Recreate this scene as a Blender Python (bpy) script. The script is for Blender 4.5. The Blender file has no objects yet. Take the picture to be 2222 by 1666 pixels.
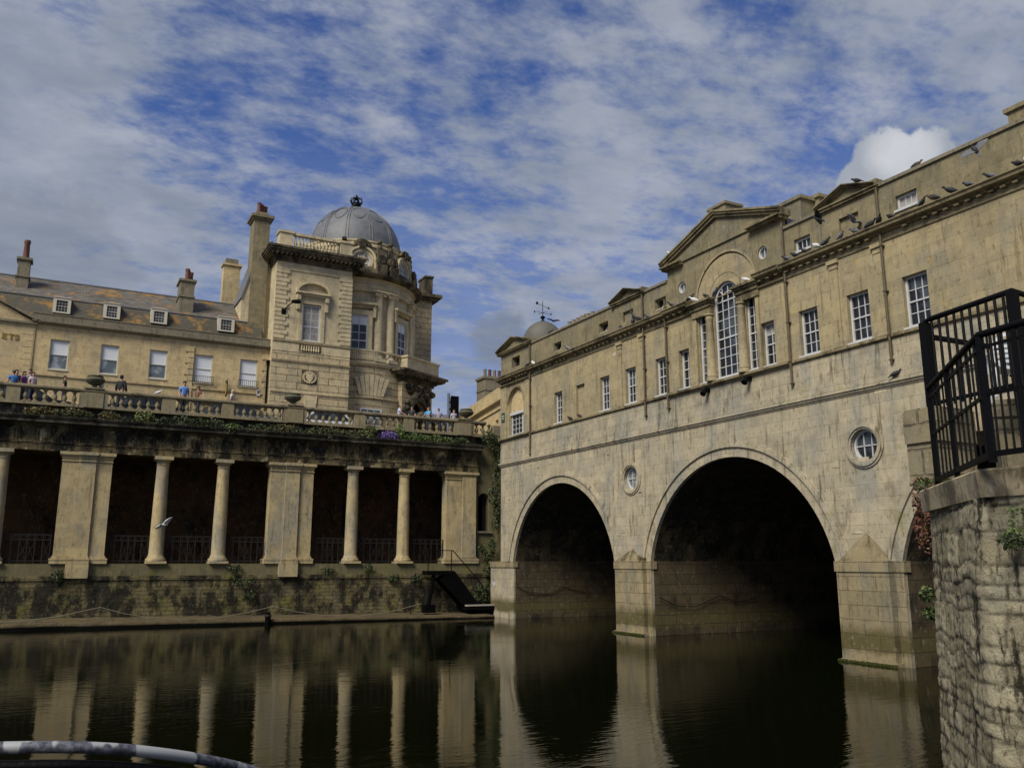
import bpy, bmesh, math, random
from mathutils import Vector, Matrix, noise
from mathutils.geometry import tessellate_polygon
R = math.radians
random.seed(11)
S = 0.66                      # model units -> metres
HC = 3.64                    # eye height over the water, model units
scene = bpy.context.scene
C = scene.collection

# ------------------------------------------------------------------ camera
YAW, PITCH, FPX, CXP, CYP = R(27.907), R(11.694), 1860.0, 1111.0, 833.0
cam_d = bpy.data.cameras.new("camera")
cam = bpy.data.objects.new("camera", cam_d)
C.objects.link(cam)
cam.location = (0, 0, HC * S)
cam.rotation_euler = (R(90) + PITCH, 0, -YAW)
cam_d.sensor_width = 36
cam_d.lens = FPX / 2222 * 36
cam_d.clip_start = 0.05
cam_d.clip_end = 6000
scene.camera = cam

def ray(px, py):
    x, y, z = (px - CXP) / FPX, 1.0, -(py - CYP) / FPX
    c, s = math.cos(PITCH), math.sin(PITCH)
    y, z = y * c - z * s, y * s + z * c
    c, s = math.cos(YAW), math.sin(YAW)
    return Vector((x * c + y * s, -x * s + y * c, z))
def onX(px, py, X):
    r = ray(px, py); k = X / r.x
    return r.y * k, HC + r.z * k
def onY(px, py, Y):
    r = ray(px, py); k = Y / r.y
    return r.x * k, HC + r.z * k
def onZ(px, py, Z):
    r = ray(px, py); k = (Z - HC) / r.z
    return Vector((r.x * k, r.y * k, Z))

# ------------------------------------------------------------------ sky, sun, exposure
SUN_EL, SUN_AZ = R(45), R(-119)        # azimuth from +Y towards +X
world = bpy.data.worlds.new("World")
scene.world = world
world.use_nodes = True
def sky_world():
    nt = world.node_tree
    nt.nodes.clear()
    N = nt.nodes.new; L = nt.links.new
    def math_(op, a, b=None, clamp=False):
        n = N('ShaderNodeMath'); n.operation = op; n.use_clamp = clamp
        for i, v in enumerate((a, b)):
            if v is None: continue
            if isinstance(v, (int, float)): n.inputs[i].default_value = v
            else: L(v, n.inputs[i])
        return n.outputs[0]
    def mixc(f, a, b, mode='MIX'):
        n = N('ShaderNodeMix'); n.data_type = 'RGBA'; n.blend_type = mode
        for s_, v in ((n.inputs[0], f), (n.inputs[6], a), (n.inputs[7], b)):
            if isinstance(v, (int, float)): s_.default_value = v
            elif isinstance(v, tuple): s_.default_value = (*v, 1)
            else: L(v, s_)
        return n.outputs[2]
    out = N('ShaderNodeOutputWorld'); bg = N('ShaderNodeBackground')
    L(bg.outputs[0], out.inputs[0])
    sky = N('ShaderNodeTexSky'); sky.sky_type = 'NISHITA'; sky.sun_disc = False
    sky.sun_elevation = SUN_EL; sky.sun_rotation = SUN_AZ
    sky.air_density = 1.0; sky.dust_density = 0.6; sky.ozone_density = 3.0
    tc = N('ShaderNodeTexCoord')
    sep = N('ShaderNodeSeparateXYZ'); L(tc.outputs['Generated'], sep.inputs[0])
    den = math_('ADD', math_('MAXIMUM', sep.outputs[2], 0.0), 0.16)
    u = math_('DIVIDE', sep.outputs[0], den); v = math_('DIVIDE', sep.outputs[1], den)
    cv = N('ShaderNodeCombineXYZ'); L(u, cv.inputs[0]); L(v, cv.inputs[1]); cv.inputs[2].default_value = 3.7
    def fbm(scale, detail, rough, dist=0.0, off=0.0):
        n = N('ShaderNodeTexNoise'); n.inputs['Scale'].default_value = scale
        n.inputs['Detail'].default_value = detail; n.inputs['Roughness'].default_value = rough
        n.inputs['Distortion'].default_value = dist
        m = N('ShaderNodeMapping'); m.inputs['Location'].default_value = (off, off * .7, off)
        m.inputs['Rotation'].default_value = (0, 0, R(28)); m.inputs['Scale'].default_value = (1.0, 1.35, 1)
        L(cv.outputs[0], m.inputs[0]); L(m.outputs[0], n.inputs['Vector'])
        return n.outputs[0]
    n1 = fbm(6.2, 9, .62, .1, 1.3)
    n2 = fbm(1.0, 4, .5, .2, 5.1)
    def blob(px, py, inner, outer):       # 1 inside a cone round a sky direction
        d = ray(px, py).normalized()
        dp = N('ShaderNodeVectorMath'); dp.operation = 'DOT_PRODUCT'
        L(tc.outputs['Generated'], dp.inputs[0]); dp.inputs[1].default_value = d
        mr = N('ShaderNodeMapRange'); mr.interpolation_type = 'SMOOTHSTEP'
        L(dp.outputs['Value'], mr.inputs[0])
        mr.inputs[1].default_value = math.cos(R(outer)); mr.inputs[2].default_value = math.cos(R(inner))
        return mr.outputs[0]
    n5 = fbm(15.0, 7, .62, .1, 4.4)
    cov = math_('ADD', math_('ADD', math_('MULTIPLY', n1, .56), math_('MULTIPLY', n5, .30)), math_('MULTIPLY', n2, .26))
    for px, py, a, b_, k in ((560, 210, 1, 9, -.075), (330, 290, 0, 5, -.07), (880, 330, 1, 12, -.045),
                             (1150, 130, 0, 7, -.03), (1000, 480, 0, 9, -.02), (1660, 40, 0, 4, -.05),
                             (150, 560, 3, 12, .12), (60, 60, 3, 12, .07), (1350, 230, 2, 9, .04),
                             (2150, 120, 2, 12, .05), (700, 40, 0, 8, .04), (1900, 260, 0, 5, -.03), (1250, 640, 2, 12, .03)):
        cov = math_('ADD', cov, math_('MULTIPLY', blob(px, py, a, b_), k))
    mr = N('ShaderNodeMapRange'); mr.interpolation_type = 'SMOOTHSTEP'
    L(cov, mr.inputs[0]); mr.inputs[1].default_value = .41; mr.inputs[2].default_value = .67
    mask = mr.outputs[0]
    # haze whitening towards the horizon
    hz = N('ShaderNodeMapRange'); L(sep.outputs[2], hz.inputs[0]); hz.inputs[1].default_value = .48; hz.inputs[2].default_value = .02
    mask = math_('MAXIMUM', math_('MULTIPLY', mask, .93), math_('MULTIPLY', hz.outputs[0], .95))
    # cloud body: light tops, grey bellies
    n3 = fbm(4.2, 8, .58, .2, 9.4)
    cr = N('ShaderNodeValToRGB'); L(n3, cr.inputs[0])
    cr.color_ramp.elements[0].position = .36; cr.color_ramp.elements[0].color = (2.9, 3.35, 4.15, 1)
    cr.color_ramp.elements[1].position = .66; cr.color_ramp.elements[1].color = (4.4, 4.75, 5.6, 1)
    cloud = cr.outputs[0]
    # darker rain cloud low on the left, bright cumulus behind the bridge
    n4 = N('ShaderNodeTexNoise'); n4.inputs['Scale'].default_value = 26; n4.inputs['Detail'].default_value = 7; n4.inputs['Roughness'].default_value = .6
    L(tc.outputs['Generated'], n4.inputs['Vector'])
    wob = math_('MULTIPLY', math_('SUBTRACT', n4.outputs[0], .5), 1.7)
    def soft(bl, k, lo=.35, hi=.62):
        m = N('ShaderNodeMapRange'); m.interpolation_type = 'SMOOTHSTEP'
        L(math_('ADD', bl, wob), m.inputs[0]); m.inputs[1].default_value = lo; m.inputs[2].default_value = hi
        return math_('MULTIPLY', m.outputs[0], k)
    skyc = mixc(1.0, sky.outputs[0], (.52, .70, 1.16), 'MULTIPLY')
    col = mixc(mask, skyc, cloud)
    cum = math_('MAXIMUM', blob(1925, 360, .6, 3.0), blob(2010, 350, .6, 2.6))
    cum = math_('MAXIMUM', cum, blob(1880, 400, .5, 2.4))
    cumc = mixc(math_('ADD', blob(1960, 330, .2, 2.6), math_('MULTIPLY', wob, .6), True), (3.9, 4.3, 5.0), (6.6, 6.8, 7.2))
    col = mixc(soft(cum, 1.0), col, cumc)
    col = mixc(soft(math_('MAXIMUM', blob(110, 545, .2, 5.5), blob(200, 580, .2, 3.6)), .4, .2, 1.0), col, (2.0, 2.35, 2.9))
    col = mixc(soft(blob(1085, 735, .1, 2.8), .7, .25, .95), col, (2.2, 2.55, 3.2))
    L(col, bg.inputs[0]); bg.inputs[1].default_value = .089
sky_world()
sun_d = bpy.data.lights.new("sun", 'SUN'); sun_d.energy = 4.4; sun_d.angle = R(26); sun_d.color = (1, .94, .82)
sun = bpy.data.objects.new("sun", sun_d); C.objects.link(sun)
sd = Vector((math.sin(SUN_AZ) * math.cos(SUN_EL), math.cos(SUN_AZ) * math.cos(SUN_EL), math.sin(SUN_EL)))
sun.rotation_euler = (-sd).to_track_quat('-Z', 'Y').to_euler()
scene.view_settings.view_transform = 'Standard'
scene.view_settings.look = 'None'
scene.view_settings.exposure = 0.0
scene.view_settings.gamma = 1.0
scene.render.engine = 'CYCLES'
scene.cycles.max_bounces = 6
scene.cycles.diffuse_bounces = 2
scene.cycles.use_denoising = True

# ------------------------------------------------------------------ materials
class NT:
    def __init__(s, name):
        s.m = bpy.data.materials.new(name); s.m.use_nodes = True
        s.t = s.m.node_tree; s.t.nodes.clear()
        s.out = s.n('ShaderNodeOutputMaterial'); s.b = s.n('ShaderNodeBsdfPrincipled')
        s.l(s.b.outputs[0], s.out.inputs[0])
        g = s.n('ShaderNodeNewGeometry'); s.geo = g
        m = s.n('ShaderNodeVectorMath'); m.operation = 'SCALE'; m.inputs[3].default_value = 1 / S
        s.l(g.outputs['Position'], m.inputs[0]); s.pos = m.outputs[0]
    def n(s, t): return s.t.nodes.new(t)
    def l(s, a, b): s.t.links.new(a, b)
    def set(s, sock, v):
        if isinstance(v, (int, float)): sock.default_value = v
        elif isinstance(v, tuple): sock.default_value = (*v, 1) if len(v) == 3 and sock.type == 'RGBA' else v
        else: s.l(v, sock)
    def math(s, op, a, b=None, c=None, clamp=False):
        n = s.n('ShaderNodeMath'); n.operation = op; n.use_clamp = clamp
        for i, v in enumerate((a, b, c)):
            if v is not None: s.set(n.inputs[i], v)
        return n.outputs[0]
    def mix(s, f, a, b, mode='MIX'):
        n = s.n('ShaderNodeMix'); n.data_type = 'RGBA'; n.blend_type = mode
        s.set(n.inputs[0], f); s.set(n.inputs[6], a); s.set(n.inputs[7], b)
        return n.outputs[2]
    def noise(s, scale, detail=4, rough=.55, stretch=(1, 1, 1), dist=0, off=0, vec=None):
        mp = s.n('ShaderNodeMapping'); mp.inputs['Scale'].default_value = stretch; mp.inputs['Location'].default_value = (off, off, off)
        s.l(vec or s.pos, mp.inputs[0])
        n = s.n('ShaderNodeTexNoise'); n.inputs['Scale'].default_value = scale; n.inputs['Detail'].default_value = detail
        n.inputs['Roughness'].default_value = rough; n.inputs['Distortion'].default_value = dist
        s.l(mp.outputs[0], n.inputs['Vector']); return n.outputs[0]
    def ramp(s, v, a, b, smooth=True):
        n = s.n('ShaderNodeMapRange')
        if smooth: n.interpolation_type = 'SMOOTHSTEP'
        s.l(v, n.inputs[0]); n.inputs[1].default_value = a; n.inputs[2].default_value = b
        return n.outputs[0]
    def wallvec(s):
        sp = s.n('ShaderNodeSeparateXYZ'); s.l(s.pos, sp.inputs[0])
        sn = s.n('ShaderNodeSeparateXYZ'); s.l(s.geo.outputs['True Normal'], sn.inputs[0])
        k = s.math('GREATER_THAN', s.math('ABSOLUTE', sn.outputs[0]), .75)
        u = s.math('ADD', s.math('MULTIPLY', sp.outputs[1], k), s.math('MULTIPLY', sp.outputs[0], s.math('SUBTRACT', 1, k)))
        cb = s.n('ShaderNodeCombineXYZ'); s.l(u, cb.inputs[0]); s.l(sp.outputs[2], cb.inputs[1])
        s.z = sp.outputs[2]
        return cb.outputs[0]
    def bump(s, h, strength, dist=.02):
        b = s.n('ShaderNodeBump'); b.inputs['Strength'].default_value = strength; b.inputs['Distance'].default_value = dist
        s.l(h, b.inputs['Height']); s.l(b.outputs[0], s.b.inputs['Normal'])

def stone(name, c1, c2, grey=None, wscale=2.2, tint=1., bw=1.15, bh=.42, mortar=.012, mdark=.55, streak=.35, streak_c=(.05, .045, .03), grime=0., grime_c=(.02, .019, .015),
          patch=0., patch_c=(.42, .36, .24), moss=0., moss_c=(.07, .08, .015), bumps=.35, wobble=.02, zdark=None, gcut=.5, tidal=0.):
    c1, c2 = tuple(a * k for a, k in zip(c1, (tint * 1.03, tint * .965, tint * .88))), tuple(a * k for a, k in zip(c2, (tint * 1.03, tint * .965, tint * .88)))
    if grey: grey = tuple(a * k for a, k in zip(grey, (tint * 1.02, tint * .97, tint * .93)))
    t = NT(name)
    wv = t.wallvec()
    wn = t.n('ShaderNodeTexNoise'); wn.inputs['Scale'].default_value = wscale; wn.inputs['Detail'].default_value = 3
    t.l(wv, wn.inputs['Vector'])
    ad = t.n('ShaderNodeVectorMath'); ad.operation = 'MULTIPLY_ADD'; t.l(wn.outputs[1], ad.inputs[0])
    ad.inputs[1].default_value = (wobble, wobble, 0); t.l(wv, ad.inputs[2])
    br = t.n('ShaderNodeTexBrick'); t.l(ad.outputs[0], br.inputs['Vector'])
    br.inputs['Scale'].default_value = 1; br.inputs['Brick Width'].default_value = bw; br.inputs['Row Height'].default_value = bh
    br.inputs['Mortar Size'].default_value = mortar; br.inputs['Mortar Smooth'].default_value = .35; br.inputs['Bias'].default_value = 0
    br.inputs['Color1'].default_value = (0, 0, 0, 1); br.inputs['Color2'].default_value = (1, 1, 1, 1); br.inputs['Mortar'].default_value = (.5, .5, .5, 1)
    big = t.noise(.35, 5, .6, off=3)
    mid = t.noise(1.6, 5, .65, off=7)
    fine = t.noise(14, 5, .7)
    f = t.math('ADD', t.math('MULTIPLY', br.outputs[0], .6), t.math('MULTIPLY', t.ramp(big, .3, .7), .4))
    col = t.mix(f, c1, c2)
    if grey: col = t.mix(t.math('MULTIPLY', t.ramp(t.noise(.8, 6, .62, (1, 1, .45), off=12), .46, .66), .75), col, grey)
    if patch: col = t.mix(t.math('MULTIPLY', t.ramp(t.noise(1.5, 7, .6, (1, 1, .8), off=41), .66 - patch * .25, .70 - patch * .25), 1.), col, patch_c)
    if moss: col = t.mix(t.math('MULTIPLY', t.ramp(t.noise(.9, 7, .65, off=21), .62 - moss * .2, .78 - moss * .2), .85), col, moss_c)
    if grime:
        g = t.noise(1.1, 8, .68, (1, 1, .6), off=30)
        col = t.mix(t.math('MULTIPLY', t.ramp(g, gcut + .12 - grime * .3, gcut + .28 - grime * .3), min(1, grime + .35)), col, grime_c)
    if streak:
        sn = t.noise(4.5, 7, .68, (1, 1, .08), off=55)
        brk = t.noise(.9, 5, .6, (1, 1, .6), off=60)
        sf = t.math('MULTIPLY', t.ramp(sn, .50, .66), t.ramp(brk, .42, .60))
        col = t.mix(t.math('MULTIPLY', sf, streak), col, streak_c)
    if tidal:      # brown-green stain band left by the river level
        wz = t.math('ADD', t.z, t.math('MULTIPLY', t.math('SUBTRACT', t.noise(1.3, 5, .6, off=4), .5), .8))
        tf = t.math('MULTIPLY', t.ramp(wz, 1.5, .9), t.ramp(wz, .25, .55))
        col = t.mix(t.math('MULTIPLY', tf, tidal), col, (.085, .07, .025))
    crust = t.noise(6.5, 9, .74, (1, 1, .55), off=77)
    col = t.mix(t.math('MULTIPLY', t.ramp(crust, .54, .66), .62), col, (.07, .058, .032))
    col = t.mix(t.math('MULTIPLY', t.ramp(crust, .44, .34), .25), col, (.55, .50, .36))
    col = t.mix(t.math('MULTIPLY', t.ramp(mid, .40, .70), .28), col, (.10, .085, .055))
    col = t.mix(t.math('MULTIPLY', t.ramp(fine, .5, .85), .35), col, (.09, .08, .055))
    col = t.mix(t.math('MULTIPLY', br.outputs['Fac'], t.math('MULTIPLY', t.ramp(mid, .25, .6), mdark)), col, (.035, .03, .02))
    t.l(col, t.b.inputs['Base Color']); t.b.inputs['Roughness'].default_value = .9
    t.b.inputs['Specular IOR Level'].default_value = .2
    h = t.math('SUBTRACT', t.math('ADD', t.math('MULTIPLY', fine, .35), t.math('MULTIPLY', mid, .5)), t.math('MULTIPLY', br.outputs['Fac'], .9))
    t.bump(h, bumps, .03)
    return t.m

def plain(name, col, rough=.6, var=.25, metal=0., bumps=0., scale=6, spec=.5):
    t = NT(name)
    n = t.noise(scale, 5, .6)
    c = t.mix(t.math('MULTIPLY', t.ramp(n, .35, .75), var), col, tuple(x * .45 for x in col))
    t.l(c, t.b.inputs['Base Color']); t.b.inputs['Roughness'].default_value = rough
    t.b.inputs['Metallic'].default_value = metal; t.b.inputs['Specular IOR Level'].default_value = spec
    if bumps: t.bump(n, bumps, .02)
    return t.m

M = {}
M['bridge_low'] = stone('bridge_lower_stone', tint=.87, c1=(.51, .462, .345), c2=(.36, .337, .26), grey=(.30, .305, .27), streak=.85, moss=.16, moss_c=(.27, .25, .10), tidal=.95, bumps=.6, mdark=.18, streak_c=(.075, .065, .04), grime=.24, grime_c=(.13, .11, .065), bw=1.0, bh=.5, wobble=.05)
M['bridge_mid'] = stone('bridge_upper_stone', tint=.80, c1=(.49, .42, .255), c2=(.34, .305, .20), grey=(.29, .275, .215), streak=.7, grime=.14, grime_c=(.15, .12, .07), wobble=.04, patch=.12, patch_c=(.42, .30, .12), bumps=.35, mdark=.30, bw=1.3, bh=.45, streak_c=(.13, .10, .05))
M['bridge_attic'] = stone('attic_stone', (.26, .23, .145), (.17, .155, .10), grey=(.16, .155, .12), streak=.6, grime=.25, grime_c=(.065, .06, .035), bumps=.3, mdark=.2)
M['bridge_trim'] = stone('trim_stone', (.27, .235, .145), (.19, .165, .10), streak=.8, grime=.5, grime_c=(.045, .038, .022), bumps=.3, mdark=.15, bw=2)
M['under_arch'] = stone('shaded_arch_stone', (.085, .065, .036), (.045, .035, .02), streak=.7, grime=.75, grime_c=(.006, .006, .005), bumps=.6, mdark=.8, bw=.95, bh=.5, mortar=.02)  # stone darkened so the colour carries the shade under the arches
M['under_low'] = stone('shaded_arch_foot_stone', (.085, .066, .038), (.04, .032, .018), streak=.9, grime=.45, grime_c=(.012, .010, .008), bumps=.7, mdark=.9, bw=.95, bh=.5, mortar=.02, tidal=.8)  # foot of the tunnel walls, with part of the tunnel shade in its colour
M['vault'] = stone('shade_black_vault_stone', (.012, .011, .009), (.007, .007, .006), streak=.3, bumps=.4, mdark=.5)  # near-black: the deep shade of the vaults is painted into the stone
M['pipe'] = plain('old_pipe_paint', (.10, .075, .04), .7, .5, scale=3)
M['pier'] = stone('pier_stone', tint=.66, c1=(.48, .41, .25), c2=(.32, .28, .175), grey=(.27, .26, .2), streak=.5, grime=.12, grime_c=(.09, .075, .04), tidal=.95, bumps=.8, mdark=.5, wobble=.05, bw=1.3, bh=.52, mortar=.018, moss=.08, moss_c=(.17, .17, .05))
M['col'] = stone('column_stone', (.46, .385, .215), (.34, .29, .175), grey=(.25, .245, .205), streak=.5, bumps=.25, mdark=.18, bw=4, bh=1.1)
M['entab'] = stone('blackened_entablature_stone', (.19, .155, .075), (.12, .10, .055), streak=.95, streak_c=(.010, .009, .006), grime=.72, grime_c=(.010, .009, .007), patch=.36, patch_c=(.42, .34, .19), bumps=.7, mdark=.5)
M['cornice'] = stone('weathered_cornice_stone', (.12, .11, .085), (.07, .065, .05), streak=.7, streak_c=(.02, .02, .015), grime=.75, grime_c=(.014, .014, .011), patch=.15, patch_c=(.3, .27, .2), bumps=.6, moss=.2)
M['balus'] = stone('balustrade_stone', (.27, .24, .15), (.215, .19, .125), grey=(.2, .195, .16), streak=.7, grime=.22, grime_c=(.07, .062, .035), bumps=.4, mdark=.1, bw=3, bh=2)
M['rail'] = stone('balustrade_rail_stone', (.22, .195, .13), (.15, .135, .095), streak=.5, grime=.4, grime_c=(.05, .045, .03), bumps=.4, mdark=.3, bw=2.4, bh=2)
M['back'] = stone('shaded_colonnade_wall', (.085, .043, .015), (.035, .018, .007), streak=.6, grime=.5, grime_c=(.006, .004, .003), bumps=.5, mdark=.4)  # brown wall kept very dark, interior shade included in the colour
M['rubble'] = stone('mossy_rubble_stone', (.22, .19, .09), (.12, .105, .05), grey=(.13, .12, .075), streak=.7, streak_c=(.015, .015, .008), grime=.72, grime_c=(.009, .008, .005), moss=.6, moss_c=(.15, .145, .025), bumps=1.0, mdark=.45, bw=.62, bh=.23, mortar=.03, wobble=.2, wscale=5)
M['course'] = stone('mossy_course_stone', (.17, .155, .085), (.12, .11, .06), streak=.6, grime=.3, grime_c=(.03, .028, .015), moss=.5, moss_c=(.12, .12, .025), bumps=.5, bw=1.6, bh=.7)
M['apron'] = stone('river_apron_concrete', (.095, .075, .04), (.055, .043, .024), streak=.2, grime=.4, grime_c=(.03, .025, .015), bumps=1.0, mdark=.3)
M['terrace'] = stone('warm_terrace_stone', tint=1.15, c1=(.50, .41, .235), c2=(.39, .32, .19), grey=(.33, .285, .18), streak=.35, streak_c=(.12, .09, .05), bumps=.2, mdark=.22, bw=1.5, bh=.6)
M['parapet'] = stone('grey_parapet_stone', (.21, .195, .15), (.165, .155, .12), streak=.6, grime=.25, grime_c=(.06, .055, .04), bumps=.2, mdark=.2, bw=3, bh=2)
M['rust'] = stone('rusticated_stone', tint=1.28, c1=(.42, .36, .235), c2=(.32, .275, .18), grey=(.26, .24, .17), streak=.3, bumps=.8, mdark=.97, bw=1.9, bh=.62, mortar=.03, wobble=0)
M['gal'] = stone('gallery_ashlar', tint=1.38, c1=(.42, .37, .25), c2=(.33, .295, .205), grey=(.27, .245, .17), streak=.4, streak_c=(.10, .09, .05), bumps=.15, mdark=.1, bw=1.7, bh=.6)
M['galdark'] = stone('gallery_black_cornice', (.15, .125, .08), (.09, .078, .05), streak=.9, grime=.65, grime_c=(.018, .017, .013), bumps=.4, mdark=.1, patch=.05, patch_c=(.24, .2, .13))
M['bastion'] = None
M['iron'] = plain('black_iron_paint', (.0025, .0025, .003), .55, .5, scale=30, bumps=.3, spec=.12)
M['ironrust'] = plain('old_iron', (.006, .0035, .0025), .7, .5, scale=20)
M['white'] = plain('white_window_paint', (.50, .50, .49), .5, .25, scale=3)
M['cream'] = plain('cream_window_paint', (.52, .48, .38), .5, .2)
M['curtain'] = plain('net_curtain', (.33, .32, .30), .9, .6, scale=5)
M['blind'] = plain('white_roller_blind', (.62, .64, .66), .8, .08)
M['chimpot'] = plain('clay_pot', (.15, .06, .035), .8, .5)
M['palepot'] = plain('buff_clay_pot', (.24, .19, .14), .8, .5)
M['lead'] = plain('dome_lead', (.135, .14, .15), .55, .55, scale=1.4, bumps=.1, spec=.4)
M['copper'] = plain('grey_dome_lead', (.10, .095, .075), .7, .4, scale=1.5)
M['urnst'] = plain('mossy_urn_stone', (.10, .095, .055), .9, .6, scale=8, bumps=.5)
M['asphalt'] = plain('pavement_stone', (.16, .15, .13), .9, .3)
M['riverweed'] = plain('river_weed', (.035, .040, .010), .9, .6, scale=14, spec=.1)
M['ledge_shade'] = plain('ledge_shade_black', (.006, .006, .004), .6, .4, spec=.2)  # black that paints the shadow band under the bank ledge
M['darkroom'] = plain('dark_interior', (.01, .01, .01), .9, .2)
M['gold'] = plain('gilded_letter', (.55, .38, .10), .35, .2, metal=.6)
M['wood'] = plain('weathered_plank', (.33, .30, .25), .8, .5, scale=9)
M['rope'] = plain('old_rope', (.20, .17, .11), .9, .4)
M['blacktimber'] = plain('black_timber', (.003, .003, .003), .9, .5, spec=.05)
M['plastic'] = plain('white_plastic', (.70, .72, .72), .4, .08)
M['signgreen'] = plain('green_sign_enamel', (.03, .07, .04), .5, .2)

def glass(name, col=(.012, .013, .015), rough=.06, var=(.10, .12, .14), k=.5):
    t = NT(name)
    n = t.noise(.9, 3, .5, off=17)
    t.l(t.mix(t.math('MULTIPLY', t.ramp(n, .5, .62), k), col, var), t.b.inputs['Base Color'])
    t.b.inputs['Roughness'].default_value = rough; t.b.inputs['IOR'].default_value = 1.5
    n2 = t.noise(1.2, 2, .5); t.bump(n2, .10, .05)
    return t.m
M['glass'] = glass('window_glass')
M['glasslight'] = glass('bright_window_glass', (.10, .12, .13), .12, (.30, .33, .34), .8)

def slate(name='lichen_slate', low=False):
    t = NT(name)
    wv = t.wallvec()
    br = t.n('ShaderNodeTexBrick'); t.l(t.pos, br.inputs['Vector'])
    mp = t.n('ShaderNodeCombineXYZ'); sp = t.n('ShaderNodeSeparateXYZ'); t.l(t.pos, sp.inputs[0])
    t.l(sp.outputs[0], mp.inputs[0]); t.l(sp.outputs[2], mp.inputs[1]); t.l(mp.outputs[0], br.inputs['Vector'])
    br.inputs['Scale'].default_value = 1; br.inputs['Brick Width'].default_value = .45; br.inputs['Row Height'].default_value = .16
    br.inputs['Mortar Size'].default_value = .012; br.inputs['Color1'].default_value = (.085, .075, .062, 1); br.inputs['Color2'].default_value = (.15, .132, .11, 1)
    br.inputs['Mortar'].default_value = (.03, .03, .03, 1)
    a = t.ramp(t.noise(.75, 8, .72, (1, 1, 1.2), off=2), .50, .62)
    b_ = t.ramp(t.noise(.5, 8, .7, off=9), .47, .62)
    c = t.mix(t.math('MULTIPLY', b_, .75), br.outputs[0], (.045, .042, .022))
    if low: c = t.mix(.72, c, (.045, .04, .02))
    c = t.mix(t.math('MULTIPLY', a, .8), c, (.27, .135, .02))
    t.l(c, t.b.inputs['Base Color']); t.b.inputs['Roughness'].default_value = .75
    t.bump(br.outputs['Fac'], -.4, .03)
    return t.m
M['slate'] = slate(); M['slatelow'] = slate('mossy_steep_slate', True)

def water_mat():
    t = NT('river_water')
    t.b.inputs['Base Color'].default_value = (.003, .004, .001, 1)
    t.b.inputs['Roughness'].default_value = .03; t.b.inputs['IOR'].default_value = 1.46
    n = t.noise(2.6, 2, .5, (.45, 1.5, 1), dist=.3)
    n2 = t.noise(9.0, 2, .5, (.5, 1.5, 1), off=8)
    h = t.math('ADD', t.math('MULTIPLY', n, 1.0), t.math('MULTIPLY', n2, .30))
    calm = t.ramp(t.noise(.09, 4, .55, (1, 2.5, 1), off=5), .38, .62)
    h = t.math('MULTIPLY', h, t.math('ADD', .35, t.math('MULTIPLY', calm, .65)))
    t.bump(h, .10, .05)
    return t.m
M['water'] = water_mat()

def leaf_mat(name, a, b):
    t = NT(name)
    n = t.noise(7, 3, .6); n2 = t.noise(60, 1, .5)
    t.l(t.mix(t.ramp(t.math('ADD', t.math('MULTIPLY', n, .5), t.math('MULTIPLY', n2, .5)), .4, .6), a, b), t.b.inputs['Base Color'])
    t.b.inputs['Roughness'].default_value = .7
    return t.m
M['leaf'] = leaf_mat('dark_leaf', (.018, .028, .008), (.05, .07, .018))
M['leaflight'] = leaf_mat('bright_leaf', (.06, .10, .02), (.14, .19, .05))
M['leafbrown'] = leaf_mat('dry_leaf', (.10, .07, .02), (.16, .12, .04))
M['leafred'] = leaf_mat('red_vine_leaf', (.10, .03, .02), (.16, .07, .04))
M['violet'] = leaf_mat('violet_petal', (.12, .08, .25), (.22, .15, .38))

# ------------------------------------------------------------------ mesh building
ORG = {}
ZOOM = [1]        # lets one assembly be set further back at the matching size
def tag(o, label=None, cat=None, group=None, kind=None):
    if label: o['label'] = label
    if cat: o['category'] = cat
    if group: o['group'] = group
    if kind: o['kind'] = kind
    return o
def thing(name, label, cat, loc=(0, 0, 0), group=None):
    o = bpy.data.objects.new(name, None); C.objects.link(o)
    o.location = Vector(loc) * S; ORG[o.name] = Vector(loc); o.empty_display_size = .2
    return tag(o, label, cat, group)
def mplane(axis, off):       # d grows towards the viewer
    if axis == 'X': return lambda u, v, d: Vector((off - d, u, v))
    if axis == 'Y': return lambda u, v, d: Vector((u, off - d, v))
ID = lambda x, y, z: Vector((x, y, z))
def mrot(origin, ang):       # u along (cos,sin) ang, outward normal to its right
    c, s = math.cos(ang), math.sin(ang); o = Vector(origin)
    return lambda u, v, d: o + Vector((c * u + s * d, s * u - c * d, v))

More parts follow.
